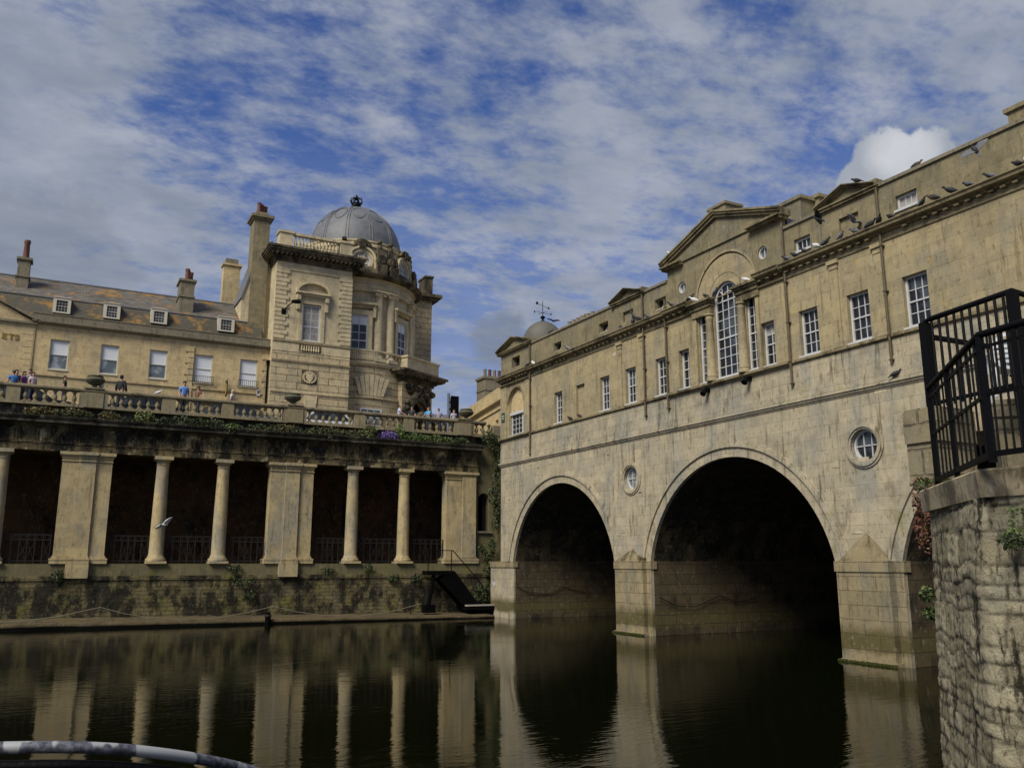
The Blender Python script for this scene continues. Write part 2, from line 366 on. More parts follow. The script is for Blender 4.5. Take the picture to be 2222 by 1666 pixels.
class MB:
    def __init__(s, f=ID): s.v = []; s.f = []; s.map = f; s.smooth = False; s.mi = []
    def add(s, vs, fs, mi=0):
        n = len(s.v); s.v += [s.map(*p) for p in vs]; s.f += [tuple(i + n for i in f) for f in fs]; s.mi += [mi] * len(fs); return s
    def box(s, x0, x1, y0, y1, z0, z1, mi=0):
        p = [(x, y, z) for x in (x0, x1) for y in (y0, y1) for z in (z0, z1)]
        return s.add(p, [(0, 1, 3, 2), (4, 6, 7, 5), (0, 4, 5, 1), (2, 3, 7, 6), (0, 2, 6, 4), (1, 5, 7, 3)], mi)
    def plate(s, outer, holes, d0, d1, back=True, mi=0):
        loops = [outer] + list(holes)
        tri = tessellate_polygon([[Vector((a, b, 0)) for a, b in lp] for lp in loops])
        pts = [p for lp in loops for p in lp]; n = len(pts)
        vs = [(a, b, d1) for a, b in pts] + [(a, b, d0) for a, b in pts]
        fs = [tuple(t) for t in tri]
        if back: fs += [tuple(i + n for i in reversed(t)) for t in tri]
        k = 0
        for lp in loops:
            m = len(lp)
            for i in range(m):
                j = (i + 1) % m; fs.append((k + i, k + j, k + j + n, k + i + n))
            k += m
        return s.add(vs, fs, mi)
    def profile(s, prof, u0, u1, mi=0):       # prof: closed list of (d, v), run along u
        n = len(prof)
        vs = [(u0, v, d) for d, v in prof] + [(u1, v, d) for d, v in prof]
        fs = [(i, (i + 1) % n, (i + 1) % n + n, i + n) for i in range(n)]
        t = tessellate_polygon([[Vector((d, v, 0)) for d, v in prof]])
        fs += [tuple(x) for x in t] + [tuple(i + n for i in x) for x in t]
        return s.add(vs, fs, mi)
    def tube(s, pts, r, n=6, cap=True, mi=0):
        pts = [Vector(p) for p in pts]; rs = r if isinstance(r, (list, tuple)) else [r] * len(pts)
        vs = []; fs = []
        for i, p in enumerate(pts):
            t = (pts[min(i + 1, len(pts) - 1)] - pts[max(i - 1, 0)]).normalized()
            a = Vector((0, 0, 1)) if abs(t.z) < .9 else Vector((1, 0, 0))
            e1 = t.cross(a).normalized(); e2 = t.cross(e1)
            for k in range(n):
                w = 2 * math.pi * (k + .5) / n
                vs.append(tuple(p + (e1 * math.cos(w) + e2 * math.sin(w)) * rs[i]))
        for i in range(len(pts) - 1):
            for k in range(n):
                fs.append((i * n + k, i * n + (k + 1) % n, (i + 1) * n + (k + 1) % n, (i + 1) * n + k))
        if cap: fs += [tuple(range(n)), tuple(range(len(vs) - n, len(vs)))]
        return s.add(vs, fs, mi)
    def lathe(s, prof, c=(0, 0, 0), n=16, a0=0, a1=2 * math.pi, sq=(1, 1), mi=0):   # prof (r, z)
        full = abs(a1 - a0 - 2 * math.pi) < 1e-6; m = n if full else n + 1
        vs = []; fs = []
        for r, z in prof:
            for k in range(m):
                w = a0 + (a1 - a0) * k / n
                vs.append((c[0] + r * sq[0] * math.cos(w), c[1] + r * sq[1] * math.sin(w), c[2] + z))
        for i in range(len(prof) - 1):
            for k in range(n if full else n):
                k2 = (k + 1) % m if full else k + 1
                fs.append((i * m + k, i * m + k2, (i + 1) * m + k2, (i + 1) * m + k))
        if full:
            if prof[0][0] > 1e-4: fs.append(tuple(range(m)))
            if prof[-1][0] > 1e-4: fs.append(tuple(range(len(vs) - m, len(vs))))
        return s.add(vs, fs, mi)
    def build(s, name, mat, parent=None, smooth=False, loc=None, fix=True, scale=S):
        me = bpy.data.meshes.new(name)
        o = bpy.data.objects.new(name, me); C.objects.link(o)
        org = Vector(loc) if loc is not None else (ORG.get(parent.name, Vector()) if parent else Vector())
        if ZOOM[0] != 1: s.v = [Vector((0, 0, HC)) + (p - Vector((0, 0, HC))) * ZOOM[0] for p in s.v]
        me.from_pydata([tuple((p - org) * scale) for p in s.v], [], s.f)
        mats = mat if isinstance(mat, (list, tuple)) else [mat]
        for m in mats: me.materials.append(m)
        if len(mats) > 1: me.polygons.foreach_set('material_index', s.mi)
        me.validate()
        if fix:
            bm = bmesh.new(); bm.from_mesh(me)
            bmesh.ops.recalc_face_normals(bm, faces=bm.faces); bm.to_mesh(me); bm.free()
        if smooth:
            me.polygons.foreach_set('use_smooth', [True] * len(me.polygons))
            if smooth != 'all':
                try: me.set_sharp_from_angle(angle=R(40))
                except Exception: pass
        if parent is not None: o.parent = parent; ORG[o.name] = org
        else: o.location = org * S; ORG[o.name] = org
        return o
def kids(o): return [c for c in bpy.data.objects if c.parent == o]
CH = {}
def dup(root, loc, rotz=0, scale=None, label=None, group=None):
    def cp(o, par):
        c = o.copy(); C.objects.link(c)
        if par is not None: c.parent = par
        for k in CH.setdefault(o.name, [x.name for x in kids(o)]): cp(bpy.data.objects[k], c)
        return c
    r = cp(root, None); r.location = Vector(loc) * S; r.rotation_euler = (0, 0, rotz)
    if scale: r.scale = (scale,) * 3
    if label: r['label'] = label
    if group: r['group'] = group
    return r
def arc(cu, cv, r, a0, a1, n, r2=None):
    return [(cu + r * math.cos(R(a0 + (a1 - a0) * i / n)), cv + (r2 or r) * math.sin(R(a0 + (a1 - a0) * i / n))) for i in range(n + 1)]
def rect(u0, u1, v0, v1): return [(u0, v0), (u1, v0), (u1, v1), (u0, v1)]
def circ(cu, cv, r, n=28, r2=None): return arc(cu, cv, r, 0, 360, n, r2)[:-1]

def leaves(mb, c, r, n, size, up=.3, sq=(1, 1, 1), mi=0):
    for _ in range(n):
        while True:
            p = Vector((random.uniform(-1, 1), random.uniform(-1, 1), random.uniform(-1, 1)))
            if p.length < 1: break
        p = Vector((p.x * r * sq[0], p.y * r * sq[1], p.z * r * sq[2])) + Vector(c)
        q = Vector((random.gauss(0, 1), random.gauss(0, 1), random.gauss(0, 1) + up)).normalized()
        w = q.orthogonal().normalized(); w.rotate(Matrix.Rotation(random.uniform(0, 6.28), 3, q))
        h = q.cross(w); k = size * random.uniform(.6, 1.3)
        mb.add([tuple(p - w * k * .5), tuple(p + h * k * .35), tuple(p + w * k * .7), tuple(p - h * k * .35)], [(0, 1, 2, 3)], mi)
    return mb

# ------------------------------------------------------------------ window builder (part of a building)
def window(par, f, u0, u1, v0, v1, d=-.2, nx=3, ny=4, fw=.07, bar=.028, mat='white', glassm='glass', sill=True, meeting=True, blind=0., arch=False, blindm='blind', name='window', bottom=None):
    fr = MB(f); cu = (u0 + u1) / 2
    if not arch:
        fr.plate(rect(u0, u1, v0, v1), [rect(u0 + fw, u1 - fw, v0 + fw * 1.2, v1 - fw)], d, d + .08)
    else:
        rr = (u1 - u0) / 2
        out = [(u0, v0), (u1, v0)] + arc(cu, v1, rr, 0, 180, 16)
        inn = [(u0 + fw, v0 + fw * 1.2), (u1 - fw, v0 + fw * 1.2)] + arc(cu, v1, rr - fw, 0, 180, 16)
        fr.plate(out, [inn], d, d + .08)
    iu0, iu1, iv0, iv1 = u0 + fw, u1 - fw, v0 + fw, v1 - (0 if arch else fw)
    for i in range(1, nx):
        x = iu0 + (iu1 - iu0) * i / nx; fr.box(x - bar / 2, x + bar / 2, iv0, iv1 + (rr * .8 if arch else 0), d + .012, d + .05)
    for j in range(1, ny):
        y = iv0 + (iv1 - iv0) * j / ny
        w = bar * (1.9 if meeting and j == ny // 2 else 1)
        fr.box(iu0, iu1, y - w / 2, y + w / 2, d + .015, d + (.07 if meeting and j == ny // 2 else .047))
    if arch:
        fr.plate(arc(cu, v1, rr * .52, 0, 180, 12) + arc(cu, v1, rr * .52 - bar, 180, 0, 12), [], d + .01, d + .045)
        fr.box(iu0, iu1, v1 - .03, v1 + .03, d + .013, d + .06)
        for a in (45, 135):
            p, q = arc(cu, v1, rr * .5, a, a, 1)[0], arc(cu, v1, rr - fw * .5, a, a, 1)[0]
            nrm = Vector((-(q[1] - p[1]), q[0] - p[0])).normalized() * bar / 2
            fr.plate([(p[0] + nrm.x, p[1] + nrm.y), (q[0] + nrm.x, q[1] + nrm.y), (q[0] - nrm.x, q[1] - nrm.y), (p[0] - nrm.x, p[1] - nrm.y)], [], d + .01, d + .045)
    w = fr.build(name, M[mat], par)
    g = MB(f)
    if arch: g.plate([(u0 + .02, v0 + .02), (u1 - .02, v0 + .02)] + arc(cu, v1, rr - .02, 0, 180, 16), [], d - .03, d + .008)
    else: g.box(u0 + .02, u1 - .02, v0 + .02, v1 - .02, d - .03, d + .008)
    g.build('pane', M[glassm], w)
    if blind:
        b = MB(f)
        if blind > 0: b.box(u0 + fw, u1 - fw, v1 - fw - (v1 - v0 - 2 * fw) * blind, v1 - fw, d + .0085, d + .0115)
        else: b.box(u0 + fw, u1 - fw, v0 + fw, v0 + fw + (v1 - v0 - 2 * fw) * -blind, d + .0085, d + .0115)
        b.build('blind', M[blindm], w)
    if sill:
        s_ = MB(f); s_.box(u0 - .06, u1 + .06, v0 - .09, v0 - .002, d - .02, .07); s_.build('sill', M[mat], w)
    return w

# ================================================================== SETTING
def structure():
    w = MB(); w.add([(-600, -400, 0), (900, -400, 0), (900, 900, 0), (-600, 900, 0)], [(0, 1, 2, 3)])
    tag(w.build('river_water', M['water'], fix=False), kind='structure')
    b = MB(); b.box(-60, 26.9, 59.7, 240, 12.2, 12.75); b.box(26.9, 130, 56.0, 240, 12.2, 12.74)
    b.box(-60, 26.9, 56.35, 59.7, 12.3, 12.75)
    tag(b.build('pavement', M['asphalt']), kind='structure')
    g = MB(); g.add([(-900, 240, 12.0), (900, 240, 12.0), (900, 1500, 12.0), (-900, 1500, 12.0)], [(0, 1, 2, 3)])
    tag(g.build('ground', M['asphalt'], fix=False), kind='structure')
    d = MB(); d.box(-9, 9, -9, 1.6, 1.2, 1.75); d.box(-9, 9, -9, 1.3, -1, 1.2)
    tag(d.build('riverside_path', M['asphalt']), kind='structure')
structure()

# ================================================================== BRIDGE
XB = 27.0
fb = mplane('X', XB)
bridge = thing('stone_bridge', 'long honey stone bridge of three arches with sash windows and attic above the river', 'bridge', (27, 30, 0))
ARCH = ((50.75, 39.10), (35.90, 24.12), (21.10, 9.20))
ZI = 3.65
def arch_curve(ya, yb, extra=0., n=36):
    h = (ya - yb) / 2; rise = 4.66; r = (h * h + rise * rise) / (2 * rise); cz = ZI + rise - r; cu = (ya + yb) / 2
    a = math.degrees(math.asin((ZI - cz) / r)) if extra == 0 else math.degrees(math.asin((ZI - cz) / (r + extra)))
    return arc(cu, cz, r + extra, a, 180 - a, n)      # from small Y ... to large Y? (cos a>0 -> larger u)
def build_bridge():
    lo = MB(fb)
    out = [(54.1, -1)]
    for ya, yb in ARCH:
        out += [(ya, -1)] + arch_curve(ya, yb) + [(yb, -1)]
    out += [(3, -1), (3, 10.2), (52.6, 10.2), (52.6, 3.3), (54.1, 3.3)]
    holes = [circ(37.4, 7.97, .62), circ(22.35, 7.97, .62)]
    lo.plate(out, holes, -.14, 0)
    lo.build('arcade_wall', M['bridge_low'], bridge)
    # tunnels under the arches
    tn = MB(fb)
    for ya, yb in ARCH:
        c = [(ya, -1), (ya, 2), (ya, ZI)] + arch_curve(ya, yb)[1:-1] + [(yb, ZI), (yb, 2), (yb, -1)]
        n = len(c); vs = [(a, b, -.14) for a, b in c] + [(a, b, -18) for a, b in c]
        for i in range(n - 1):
            tn.add([vs[i], vs[i + 1], vs[i + 1 + n], vs[i + n]], [(0, 1, 2, 3)], 2 if i < 2 else 0 if (i < 7 or i > n - 5) else 1)  # tunnel shade graded by height through the three materials
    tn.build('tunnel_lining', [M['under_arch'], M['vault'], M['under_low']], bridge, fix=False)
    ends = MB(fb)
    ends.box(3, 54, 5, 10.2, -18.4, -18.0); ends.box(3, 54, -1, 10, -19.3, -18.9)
    ends.build('tunnel_end_screen', M['vault'], bridge)  # unseen dark screen added to close the tunnel ends against light
    # archivolts
    for (ya, yb) in ARCH:
        rg = MB(fb)
        i0 = arch_curve(ya, yb, 0); o0 = arch_curve(ya, yb, .44); i1 = arch_curve(ya, yb, .44); o1 = arch_curve(ya, yb, .58)
        i2, o2 = arch_curve(ya, yb, .58), arch_curve(ya, yb, .66)
        rg.plate(i0 + o0[::-1], [], -.02, .05); rg.plate(i1 + o1[::-1], [], -.02, .14); rg.plate(i2 + o2[::-1], [], -.02, .09)
        rg.build('arch_ring', M['bridge_low'], bridge)
    # piers, cutwaters, imposts
    for y0, y1, cut in ((39.10, 35.90, .28), (24.12, 21.10, .34)):
        p = MB(fb)
        p.box(y1, y0, -1, 3.27, 0.0015, .03)
        p.box(y1 + .38, y0 - .38, -1, 3.27, .03, cut)
        p.box(y1 + .3, y0 - .3, -1, .12, .03, cut + .1)
        pr = p.build('pier', M['pier'], bridge)
        m = MB(fb)
        for k in range(520):
            u = random.uniform(y1 + .25, y0 - .25); q_ = random.uniform(.02, .10); v_ = random.uniform(-.02, .09); w_ = cut + .08 + random.uniform(0, .06)
            m.add([(u, v_, w_), (u + q_, v_ + .02, w_ + .01), (u + q_ * .6, v_ - q_ * .8, w_ + .03)], [(0, 1, 2)])
        m.build('weed_band', M['riverweed'], pr, fix=False)
        q = MB(fb)
        q.box(y1 - .06, y0 + .06, 3.27, 3.66, -.3, .07); q.box(y1 + .35, y0 - .35, 3.27, 3.67, .07, cut + .05)
        q.build('impost', M['pier'], bridge)
        a, b_, mid = y1 + .42, y0 - .42, (y0 + y1) / 2
        h = 4.72 if y0 < 30 else 4.3
        c = MB(fb); c.add([(a, 3.67, cut), (b_, 3.67, cut), (b_, 3.67, .001), (a, 3.67, .001), (mid, h, .002)], [(0, 1, 4), (1, 2, 4), (3, 0, 4), (0, 1, 2, 3)])
        c.build('cutwater_cap', M['bridge_trim'], bridge)
    q = MB(fb); q.box(50.69, 54.1, 3.28, 3.66, -.3, .06); q.box(50.75, 54.1, 3.22, 3.28, .0, .03); q.build('impost', M['pier'], bridge)
    # string band, sill band
    s = MB(fb); s.profile([(-.3, 9.96), (.03, 9.96), (.05, 10.03), (.09, 10.04), (.10, 10.12), (.15, 10.13), (.15, 10.2), (.10, 10.24), (-.3, 10.26)], 3, 52.75)
    s.build('string_course', M['bridge_low'], bridge)
    md = MB(fb)
    md.box(3, 52.6, 10.26, 10.62, -.5, .08); md.box(3, 52.6, 10.62, 11.12, -.5, .045); md.box(3, 52.6, 11.12, 11.76, -.5, .02)
    md.build('band_wall', M['bridge_low'], bridge)
    s = MB(fb)
    for a, b_, d in ((3, 25.7, 0), (25.7, 33.8, .1), (33.8, 48.35, 0), (48.35, 52.62, .1)):
        s.profile([(-.3, 11.74), (.03 + d, 11.74), (.06 + d, 11.8), (.13 + d, 11.82), (.13 + d, 11.93), (-.3, 11.95)], a, b_)
    s.build('sill_course', M['bridge_trim'], bridge)
    # main wall with window openings
    WIN = [(44.85, .47, 1), (42.3, .47, 0), (39.72, .48, 2), (37.2, .48, 3), (34.5, .49, 4), (32.62, .40, 5), (26.9, .40, 6), (24.62, .5, 7), (22.1, .52, 8), (19.55, .52, 9), (14.6, .5, 10)]
    v = MB(fb)
    holes = [rect(c - h, c + h, 12.0, 13.96) for c, h, _ in WIN]
    # venetian window: centre light arched, two side lights; arched niche in the end pavilion
    VC = 29.5
    ven = [(VC - .88, 12.0), (VC + .88, 12.0)] + arc(VC, 15.72, .88, 0, 180, 18)
    holes += [ven, rect(VC - 1.98, VC - 1.28, 12.0, 15.42), rect(VC + 1.28, VC + 1.98, 12.0, 15.42)]
    NC = 50.4
    holes.append([(NC - 1.06, 12.0), (NC + 1.06, 12.0)] + arc(NC, 14.2, 1.06, 0, 180, 20))
    v.plate([(3, 11.94), (52.6, 11.94), (52.6, 16.0), (31.5, 16.0)] + arc(VC, 15.9, 2.0, 3, 177, 24)[::1] + [(27.5, 16.0), (3, 16.0)], holes, -.45, 0)
    v.build('upper_wall', M['bridge_mid'], bridge)
    bk = MB(fb); bk.box(3, 52.5, 10.3, 17.7, -17.5, -.52); bk.build('leak_stop_box', M['darkroom'], bridge)  # solid dark box added behind the openings to stop light leaks
    gb = MB(fb); gb.box(52.35, 52.6, 3.3, 17.7, -17.6, -.46); gb.box(3, 52.6, 17.68, 17.72, -17.5, -.2); gb.build('end_wall', M['bridge_mid'], bridge)
    # blind window fill
    b_ = MB(fb); b_.box(42.3 - .5, 42.3 + .5, 11.95, 14, -.45, -.16); b_.build('blocked_window', M['bridge_mid'], bridge)
    for c, h, k in WIN:
        if k == 0: continue
        nx = 2 if h < .42 else 3
        window(bridge, fb, c - h, c + h, 12.02, 13.96, d=-.26, nx=nx, ny=4, fw=.085, bar=.03, blind={6: .26, 7: .0, 3: .0}.get(k, 0), sill=True, blindm='curtain')
    window(bridge, fb, VC - .86, VC + .86, 12.02, 15.72, d=-.2, nx=4, ny=8, fw=.09, bar=.035, arch=True, blind=0, name='arched_window')
    for sg in (-1, 1):
        window(bridge, fb, VC + sg * 1.63 - .35, VC + sg * 1.63 + .35, 12.02, 15.42, d=-.2, nx=2, ny=8, fw=.08, bar=.03, name='side_light')
        cl = MB(fb)
        cu = VC + sg * 1.08
        cl.v = []; 
        c3 = (XB - .10, cu, 0)
        col = MB(); col.lathe([(.27, 11.96), (.27, 12.08), (.24, 12.14), (.255, 12.2), (.215, 12.26), (.215, 13.4), (.18, 14.95), (.2, 14.98), (.2, 15.03), (.18, 15.05), (.18, 15.1), (.25, 15.18), (.25, 15.24)], c3, 18)
        col.build('column', M['bridge_mid'], bridge, smooth=True)
        col = MB(); col.box(XB - .02, XB - .14, VC + sg * 2.02, VC + sg * 2.22, 11.96, 15.24); col.build('pilaster', M['bridge_mid'], bridge)
        # little entablatures over the side lights
        e = MB(fb)
        a, z = sorted((VC + sg * .86, VC + sg * 2.26))
        e.box(a, z, 15.26, 15.6, .005, .2); e.box(a - .02, z + .02, 15.6, 15.78, .003, .27); e.box(a - .06, z + .06, 15.78, 15.88, .002, .36); e.box(a - .1, z + .1, 15.88, 15.99, .001, .46)
        e.build('window_entablature', M['bridge_trim'], bridge)
    # big relieving arch and inner archivolt
    t = MB(fb); t.plate(arc(VC, 16.0, 2.0, 0, 180, 30) , [[(VC + .9, 16.03)] + arc(VC, 16.03, .88, 2, 178, 18)[1:-1] + [(VC - .9, 16.03)]], -.45, -.12)
    t.build('lunette_wall', M['bridge_mid'], bridge)
    t = MB(fb); t.plate(arc(VC, 15.9, .88, 0, 180, 20) + arc(VC, 15.9, 1.12, 180, 0, 20), [], -.2, -.02); t.plate(arc(VC, 15.9, 1.12, 0, 180, 20) + arc(VC, 15.9, 1.22, 180, 0, 20), [], -.2, .02)
    t.plate(arc(VC, 16.0, 2.0, 0, 180, 26) + arc(VC, 16.0, 2.1, 180, 0, 26), [], -.05, .035)
    t.build('window_arch', M['bridge_mid'], bridge)
    # arched niche window of the end pavilion
    n_ = MB(fb); n_.plate([(NC - 1.1, 13.55), (NC + 1.1, 13.55)] + arc(NC, 14.2, 1.1, 0, 180, 16), [], -.44, -.22); n_.build('niche_panel', M['terrace'], bridge)
    n_ = MB(fb); n_.plate(arc(NC, 14.2, 1.06, 0, 180, 20) + arc(NC, 14.2, 1.2, 180, 0, 20), [], -.05, .04); n_.build('niche_moulding', M['bridge_trim'], bridge)
    w = window(bridge, fb, NC - .55, NC + 1.02, 12.02, 13.55, d=-.3, nx=3, ny=4, fw=.09, bar=.03, meeting=False, name='pavilion_window')
    w = window(bridge, fb, NC - 1.02, NC - .62, 12.02, 13.55, d=-.3, nx=2, ny=4, fw=.07, bar=.03, meeting=False, name='pavilion_window')
    lt = MB(fb); lt.box(NC - 1.05, NC + 1.05, 13.42, 13.6, -.3, -.1); lt.build('white_lintel', M['white'], bridge)
    # necking line, frieze, cornice
    secs = [(3, 25.72, 0), (25.72, 27.25, .12), (31.75, 33.72, .12), (33.72, 48.32, 0), (48.32, 52.62, .12)]
    c = MB(fb)
    for a, z, d in secs:
        c.profile([(-.2, 15.58), (.05 + d, 15.58), (.07 + d, 15.64), (-.2, 15.65)], a, z)
        c.profile([(-.2, 15.88), (.10 + d, 15.88), (.14 + d, 15.93), (.30 + d, 15.97), (.36 + d, 16.0), (.38 + d, 16.08), (.44 + d, 16.14), (.44 + d, 16.18), (-.2, 16.22)], a - (.0), z)
        k = int((z - a) / .42)
        for i in range(k):
            u = a + (i + .5) * (z - a) / k
            if random.random() < .8: c.box(u - .09, u + .09, 15.8, 15.88, .0, .2 + d)
    c.build('cornice', M['bridge_trim'], bridge)
    # attic wall
    AW = [(44.85, .45), (39.7, .48), (34.4, .47), (24.65, .45), (19.55, .46), (14.6, .46)]
    a = MB(fb)
    holes = [rect(c_ - h, c_ + h, 16.56, 17.14) for c_, h in AW] + [rect(49.84, 50.98, 16.68, 17.4)] + [rect(37.25 - .48, 37.25 + .48, 16.62, 17.17), rect(22.15 - .5, 22.15 + .5, 16.7, 17.2)]
    outp = [(3, 15.98), (27.4, 15.98)] + arc(VC, 16.0, 2.02, 180, 0, 24)[::1] + [(31.6, 15.98), (52.6, 15.98), (52.6, 17.95), (48.32, 17.95), (48.32, 17.8), (33.72, 17.8), (33.72, 18.52), (29.78, 20.0), (25.8, 18.52), (25.8, 17.8), (3, 17.8)]
    holes += [circ(32.6, 17.2, .30), circ(26.95, 17.2, .30)]
    a.plate(outp, holes, -.4, .01)
    a.build('attic_wall', M['bridge_attic'], bridge)
    for q0, q1 in ((36.7, 37.8), (21.6, 22.7)):
        b_ = MB(fb); b_.box(q0, q1, 16.55, 17.25, -.4, -.06); b_.build('blind_panel', M['bridge_attic'], bridge)
    for (c_, h), k in zip(AW, (0, 1, 0, 2, 2, 2)):
        if k == 2: window(bridge, fb, c_ - h + .04, c_ + h, 16.58, 17.12, d=-.2, nx=3, ny=1, fw=.08, meeting=False, name='attic_window', sill=True, blind=.9 if c_ < 20 else 0, blindm='curtain')
        else:
            g = MB(fb); g.box(c_ - h, c_ + h, 16.5, 17.2, -.38, -.35); wp = g.build('dark_opening', M['darkroom'], bridge)
            g = MB(fb); g.box(c_ - h + .02, c_ + h - .02, 16.56, 16.6, -.3, -.02); g.build('sill', M['cream'], wp)
            g = MB(fb); g.plate([(c_ + h - .1, 16.6), (c_ + h - .03, 16.6), (c_ - h + .1, 17.1), (c_ - h + .03, 17.1)], [], -.3, -.27); g.plate([(c_ + .1, 16.6), (c_ + .17, 16.6), (c_ - h + .1, 16.95), (c_ - h + .03, 16.95)], [], -.3, -.27); g.build('loose_slat', M['cream'], wp)
    g = MB(fb); g.box(49.8, 51.0, 16.6, 17.45, -.38, -.35); g.build('dark_opening', M['glass'], bridge)
    for c_ in (32.6, 26.95):
        g = MB(fb); g.plate(circ(c_, 17.2, .31), [circ(c_, 17.2, .23)], -.16, -.05); g.box(c_ - .015, c_ + .015, 16.97, 17.43, -.15, -.11)
        w = g.build('oculus', M['white'], bridge)
        g = MB(fb); g.plate(circ(c_, 17.2, .3), [], -.2, -.16); g.build('pane', M['glasslight'], w)
    for c_ in (37.4, 22.35):
        rg = MB(fb)
        rg.plate(circ(c_, 7.97, .88), [circ(c_, 7.97, .62)], -.02, .06); rg.plate(circ(c_, 7.97, .80), [circ(c_, 7.97, .70)], -.0, .11)
        rg.build('oculus_surround', M['bridge_low'], bridge)
        g = MB(fb); g.plate(circ(c_, 7.97, .62), [circ(c_, 7.97, .53)], -.26, -.16)
        for x in (-.18, .18): g.box(c_ + x - .016, c_ + x + .016, 7.48, 8.46, -.25, -.2)
        g.box(c_ - .53, c_ + .53, 7.95, 7.99, -.25, -.2)
        w = g.build('round_window', M['white'], bridge)
        g = MB(fb); g.plate(circ(c_, 7.97, .61), [], -.3, -.255); g.build('pane', M['glasslight' if c_ > 30 else 'glass'], w)
    # copings
    c = MB(fb)
    for a0, z0, zz in ((3, 25.75, 17.8), (33.78, 48.3, 17.8)):
        c.box(a0, z0, zz, zz + .13, -.45, .09)
    c.build('coping', M['parapet'], bridge)
    def pediment(u0, u1, z0, zt, d, ret=None, name='pediment', w=.2):
        m = MB(fb); mid = (u0 + u1) / 2
        th = w
        m.plate([(u0, z0), (u1, z0), (u1, z0 + th * .9), (mid, zt + th * .15), (u0, z0 + th * .9)], [], -.4, d)
        p = m.build(name, M['bridge_attic'], bridge)
        r_ = MB(fb)
        for a, b2 in ((u0 - .12, mid), (u1 + .12, mid)):
            for k, (t0, t1, dd) in enumerate(((0, .45, .14), (.45, .8, .24), (.8, 1.1, .30))):
                t0 *= th; t1 *= th
                r_.plate([(a, z0 + t0), (b2, zt - th * .8 + t0), (b2, zt - th * .8 + t1), (a, z0 + t1)], [], -.4, d + dd)
        if ret is None: r_.box(u0 - .1, u1 + .1, z0 - .1, z0, -.3, d + .13); r_.box(u0 - .14, u1 + .14, z0, z0 + .05, -.3, d + .2)
        else:
            for a, b2 in ret:
                r_.box(a, b2, z0 - .14, z0 - .04, -.3, d + .16); r_.box(a - .03, b2 + .03, z0 - .04, z0 + .05, -.3, d + .3)
        r_.build('raking_cornice', M['bridge_trim'], p)
    pediment(25.65, 33.85, 18.5, 20.12, .1, ret=((25.6, 27.6), (32.4, 33.9)), w=.30)
    pediment(48.2, 52.72, 17.95, 18.75, .1, w=.2)
    for cc in (37.2, 22.15):
        pb = MB(fb); pb.box(cc - 1.3, cc + 1.3, 16.2, 17.8, .011, .07); 
        pb2 = MB(fb); pb2.plate(rect(cc - 1.3, cc + 1.3, 16.2, 17.8), [rect(cc - .48, cc + .48, 16.62, 17.18)], .0, .07); pb2.build('attic_projection', M['bridge_attic'], bridge)
        pediment(cc - 1.38, cc + 1.38, 17.82, 18.42, .07, w=.14)
        k = MB(fb); k.box(cc - 1.52, cc - 1.2, 17.8, 18.12, -.4, .2); k.build('end_block', M['bridge_attic'], bridge)
    k = MB(fb); k.box(29.2, 30.35, 19.9, 20.42, -1.0, .0); k.box(29.12, 30.43, 20.42, 20.55, -1.1, .08); k.build('apex_block', M['bridge_attic'], bridge)
    # roof and side of the central pavilion
    r_ = MB(fb); r_.add([(33.7, 18.5, -.3), (29.8, 19.95, -.3), (25.8, 18.5, -.3), (33.7, 18.5, -9), (29.8, 19.95, -9), (25.8, 18.5, -9), (25.8, 17.7, -.3), (25.8, 17.7, -9), (33.7, 17.7, -.3), (33.7, 17.7, -9)],
        [(0, 1, 4, 3), (1, 2, 5, 4), (2, 6, 7, 5), (0, 3, 9, 8), (3, 4, 5, 7, 9)])
    r_.build('roof', M['lead'], bridge, fix=False)
    # pilasters
    for cc in (36.06, 38.15, 20.98, 23.12):
        p = MB(fb)
        p.box(cc - .2, cc + .2, 12.12, 15.5, .002, .07); p.box(cc - .25, cc + .25, 11.95, 12.02, .0, .12); p.box(cc - .23, cc + .23, 12.02, 12.12, .0, .1)
        p.box(cc - .23, cc + .23, 15.2, 15.25, .0, .1); p.box(cc - .27, cc + .27, 15.42, 15.58, .0, .14)
        p.build('pilaster', M['bridge_mid'], bridge)
    for a, z in ((25.8, 27.3), (31.75, 33.7), (48.35, 49.1), (51.7, 52.6)):
        p = MB(fb); p.plate(rect(a, z, 11.96, 15.58), [rect(26.5, 27.3 - .001, 12.0, 13.96)] if a == 25.8 else ([rect(32.22, 33.02, 12.0, 13.96)] if a == 31.75 else []), -.0, .06); p.build('pavilion_face', M['bridge_mid'], bridge)
    # rain pipes
    for y, z0, z1 in ((48.25, 10.35, 17.7), (25.62, 10.85, 18.1), (20.72, 10.85, 17.7), (35.8, 11.0, 17.7), (33.9, 11.1, 16.9)):
        p = MB(); p.tube([(XB - .14, y, z0), (XB - .14, y, z1)], .05, 8)
        for z in (z0 + .1, 11.9, 13.6, 15.4): p.box(XB - .2, XB, y - .075, y + .075, z - .025, z + .025)
        p.build('rain_pipe', M['pipe'], bridge)
    # wall brackets under the sill
    for px, py in ((1532, 851), (1622, 826)):
        y, z = onX(px, py, 26.8)
        p = MB(); p.box(26.98, 26.7, y - .1, y + .1, z + .02, z + .18); p.tube([(26.75, y, z + .1), (26.55, y - .05, z - .12)], [.10, .15], 8); p.build('floodlight', M['iron'], bridge)
    # roof-top blocks behind the parapet
    for px0, px1, pt, X in ((1664, 1738, 455, 29.3), (1716, 1778, 446, 30.2), (2186, 2250, 237, 28.2)):
        y0, zt = onX(px0, pt + 10, X); y1, _ = onX(px1, pt, X)
        p = MB(); p.box(X, X + 1.4, y1, y0, 17.5, zt); p.box(X - .1, X + 1.5, y1 - .1, y0 + .1, zt, zt + .16); p.build('chimney', M['bridge_attic'], bridge)
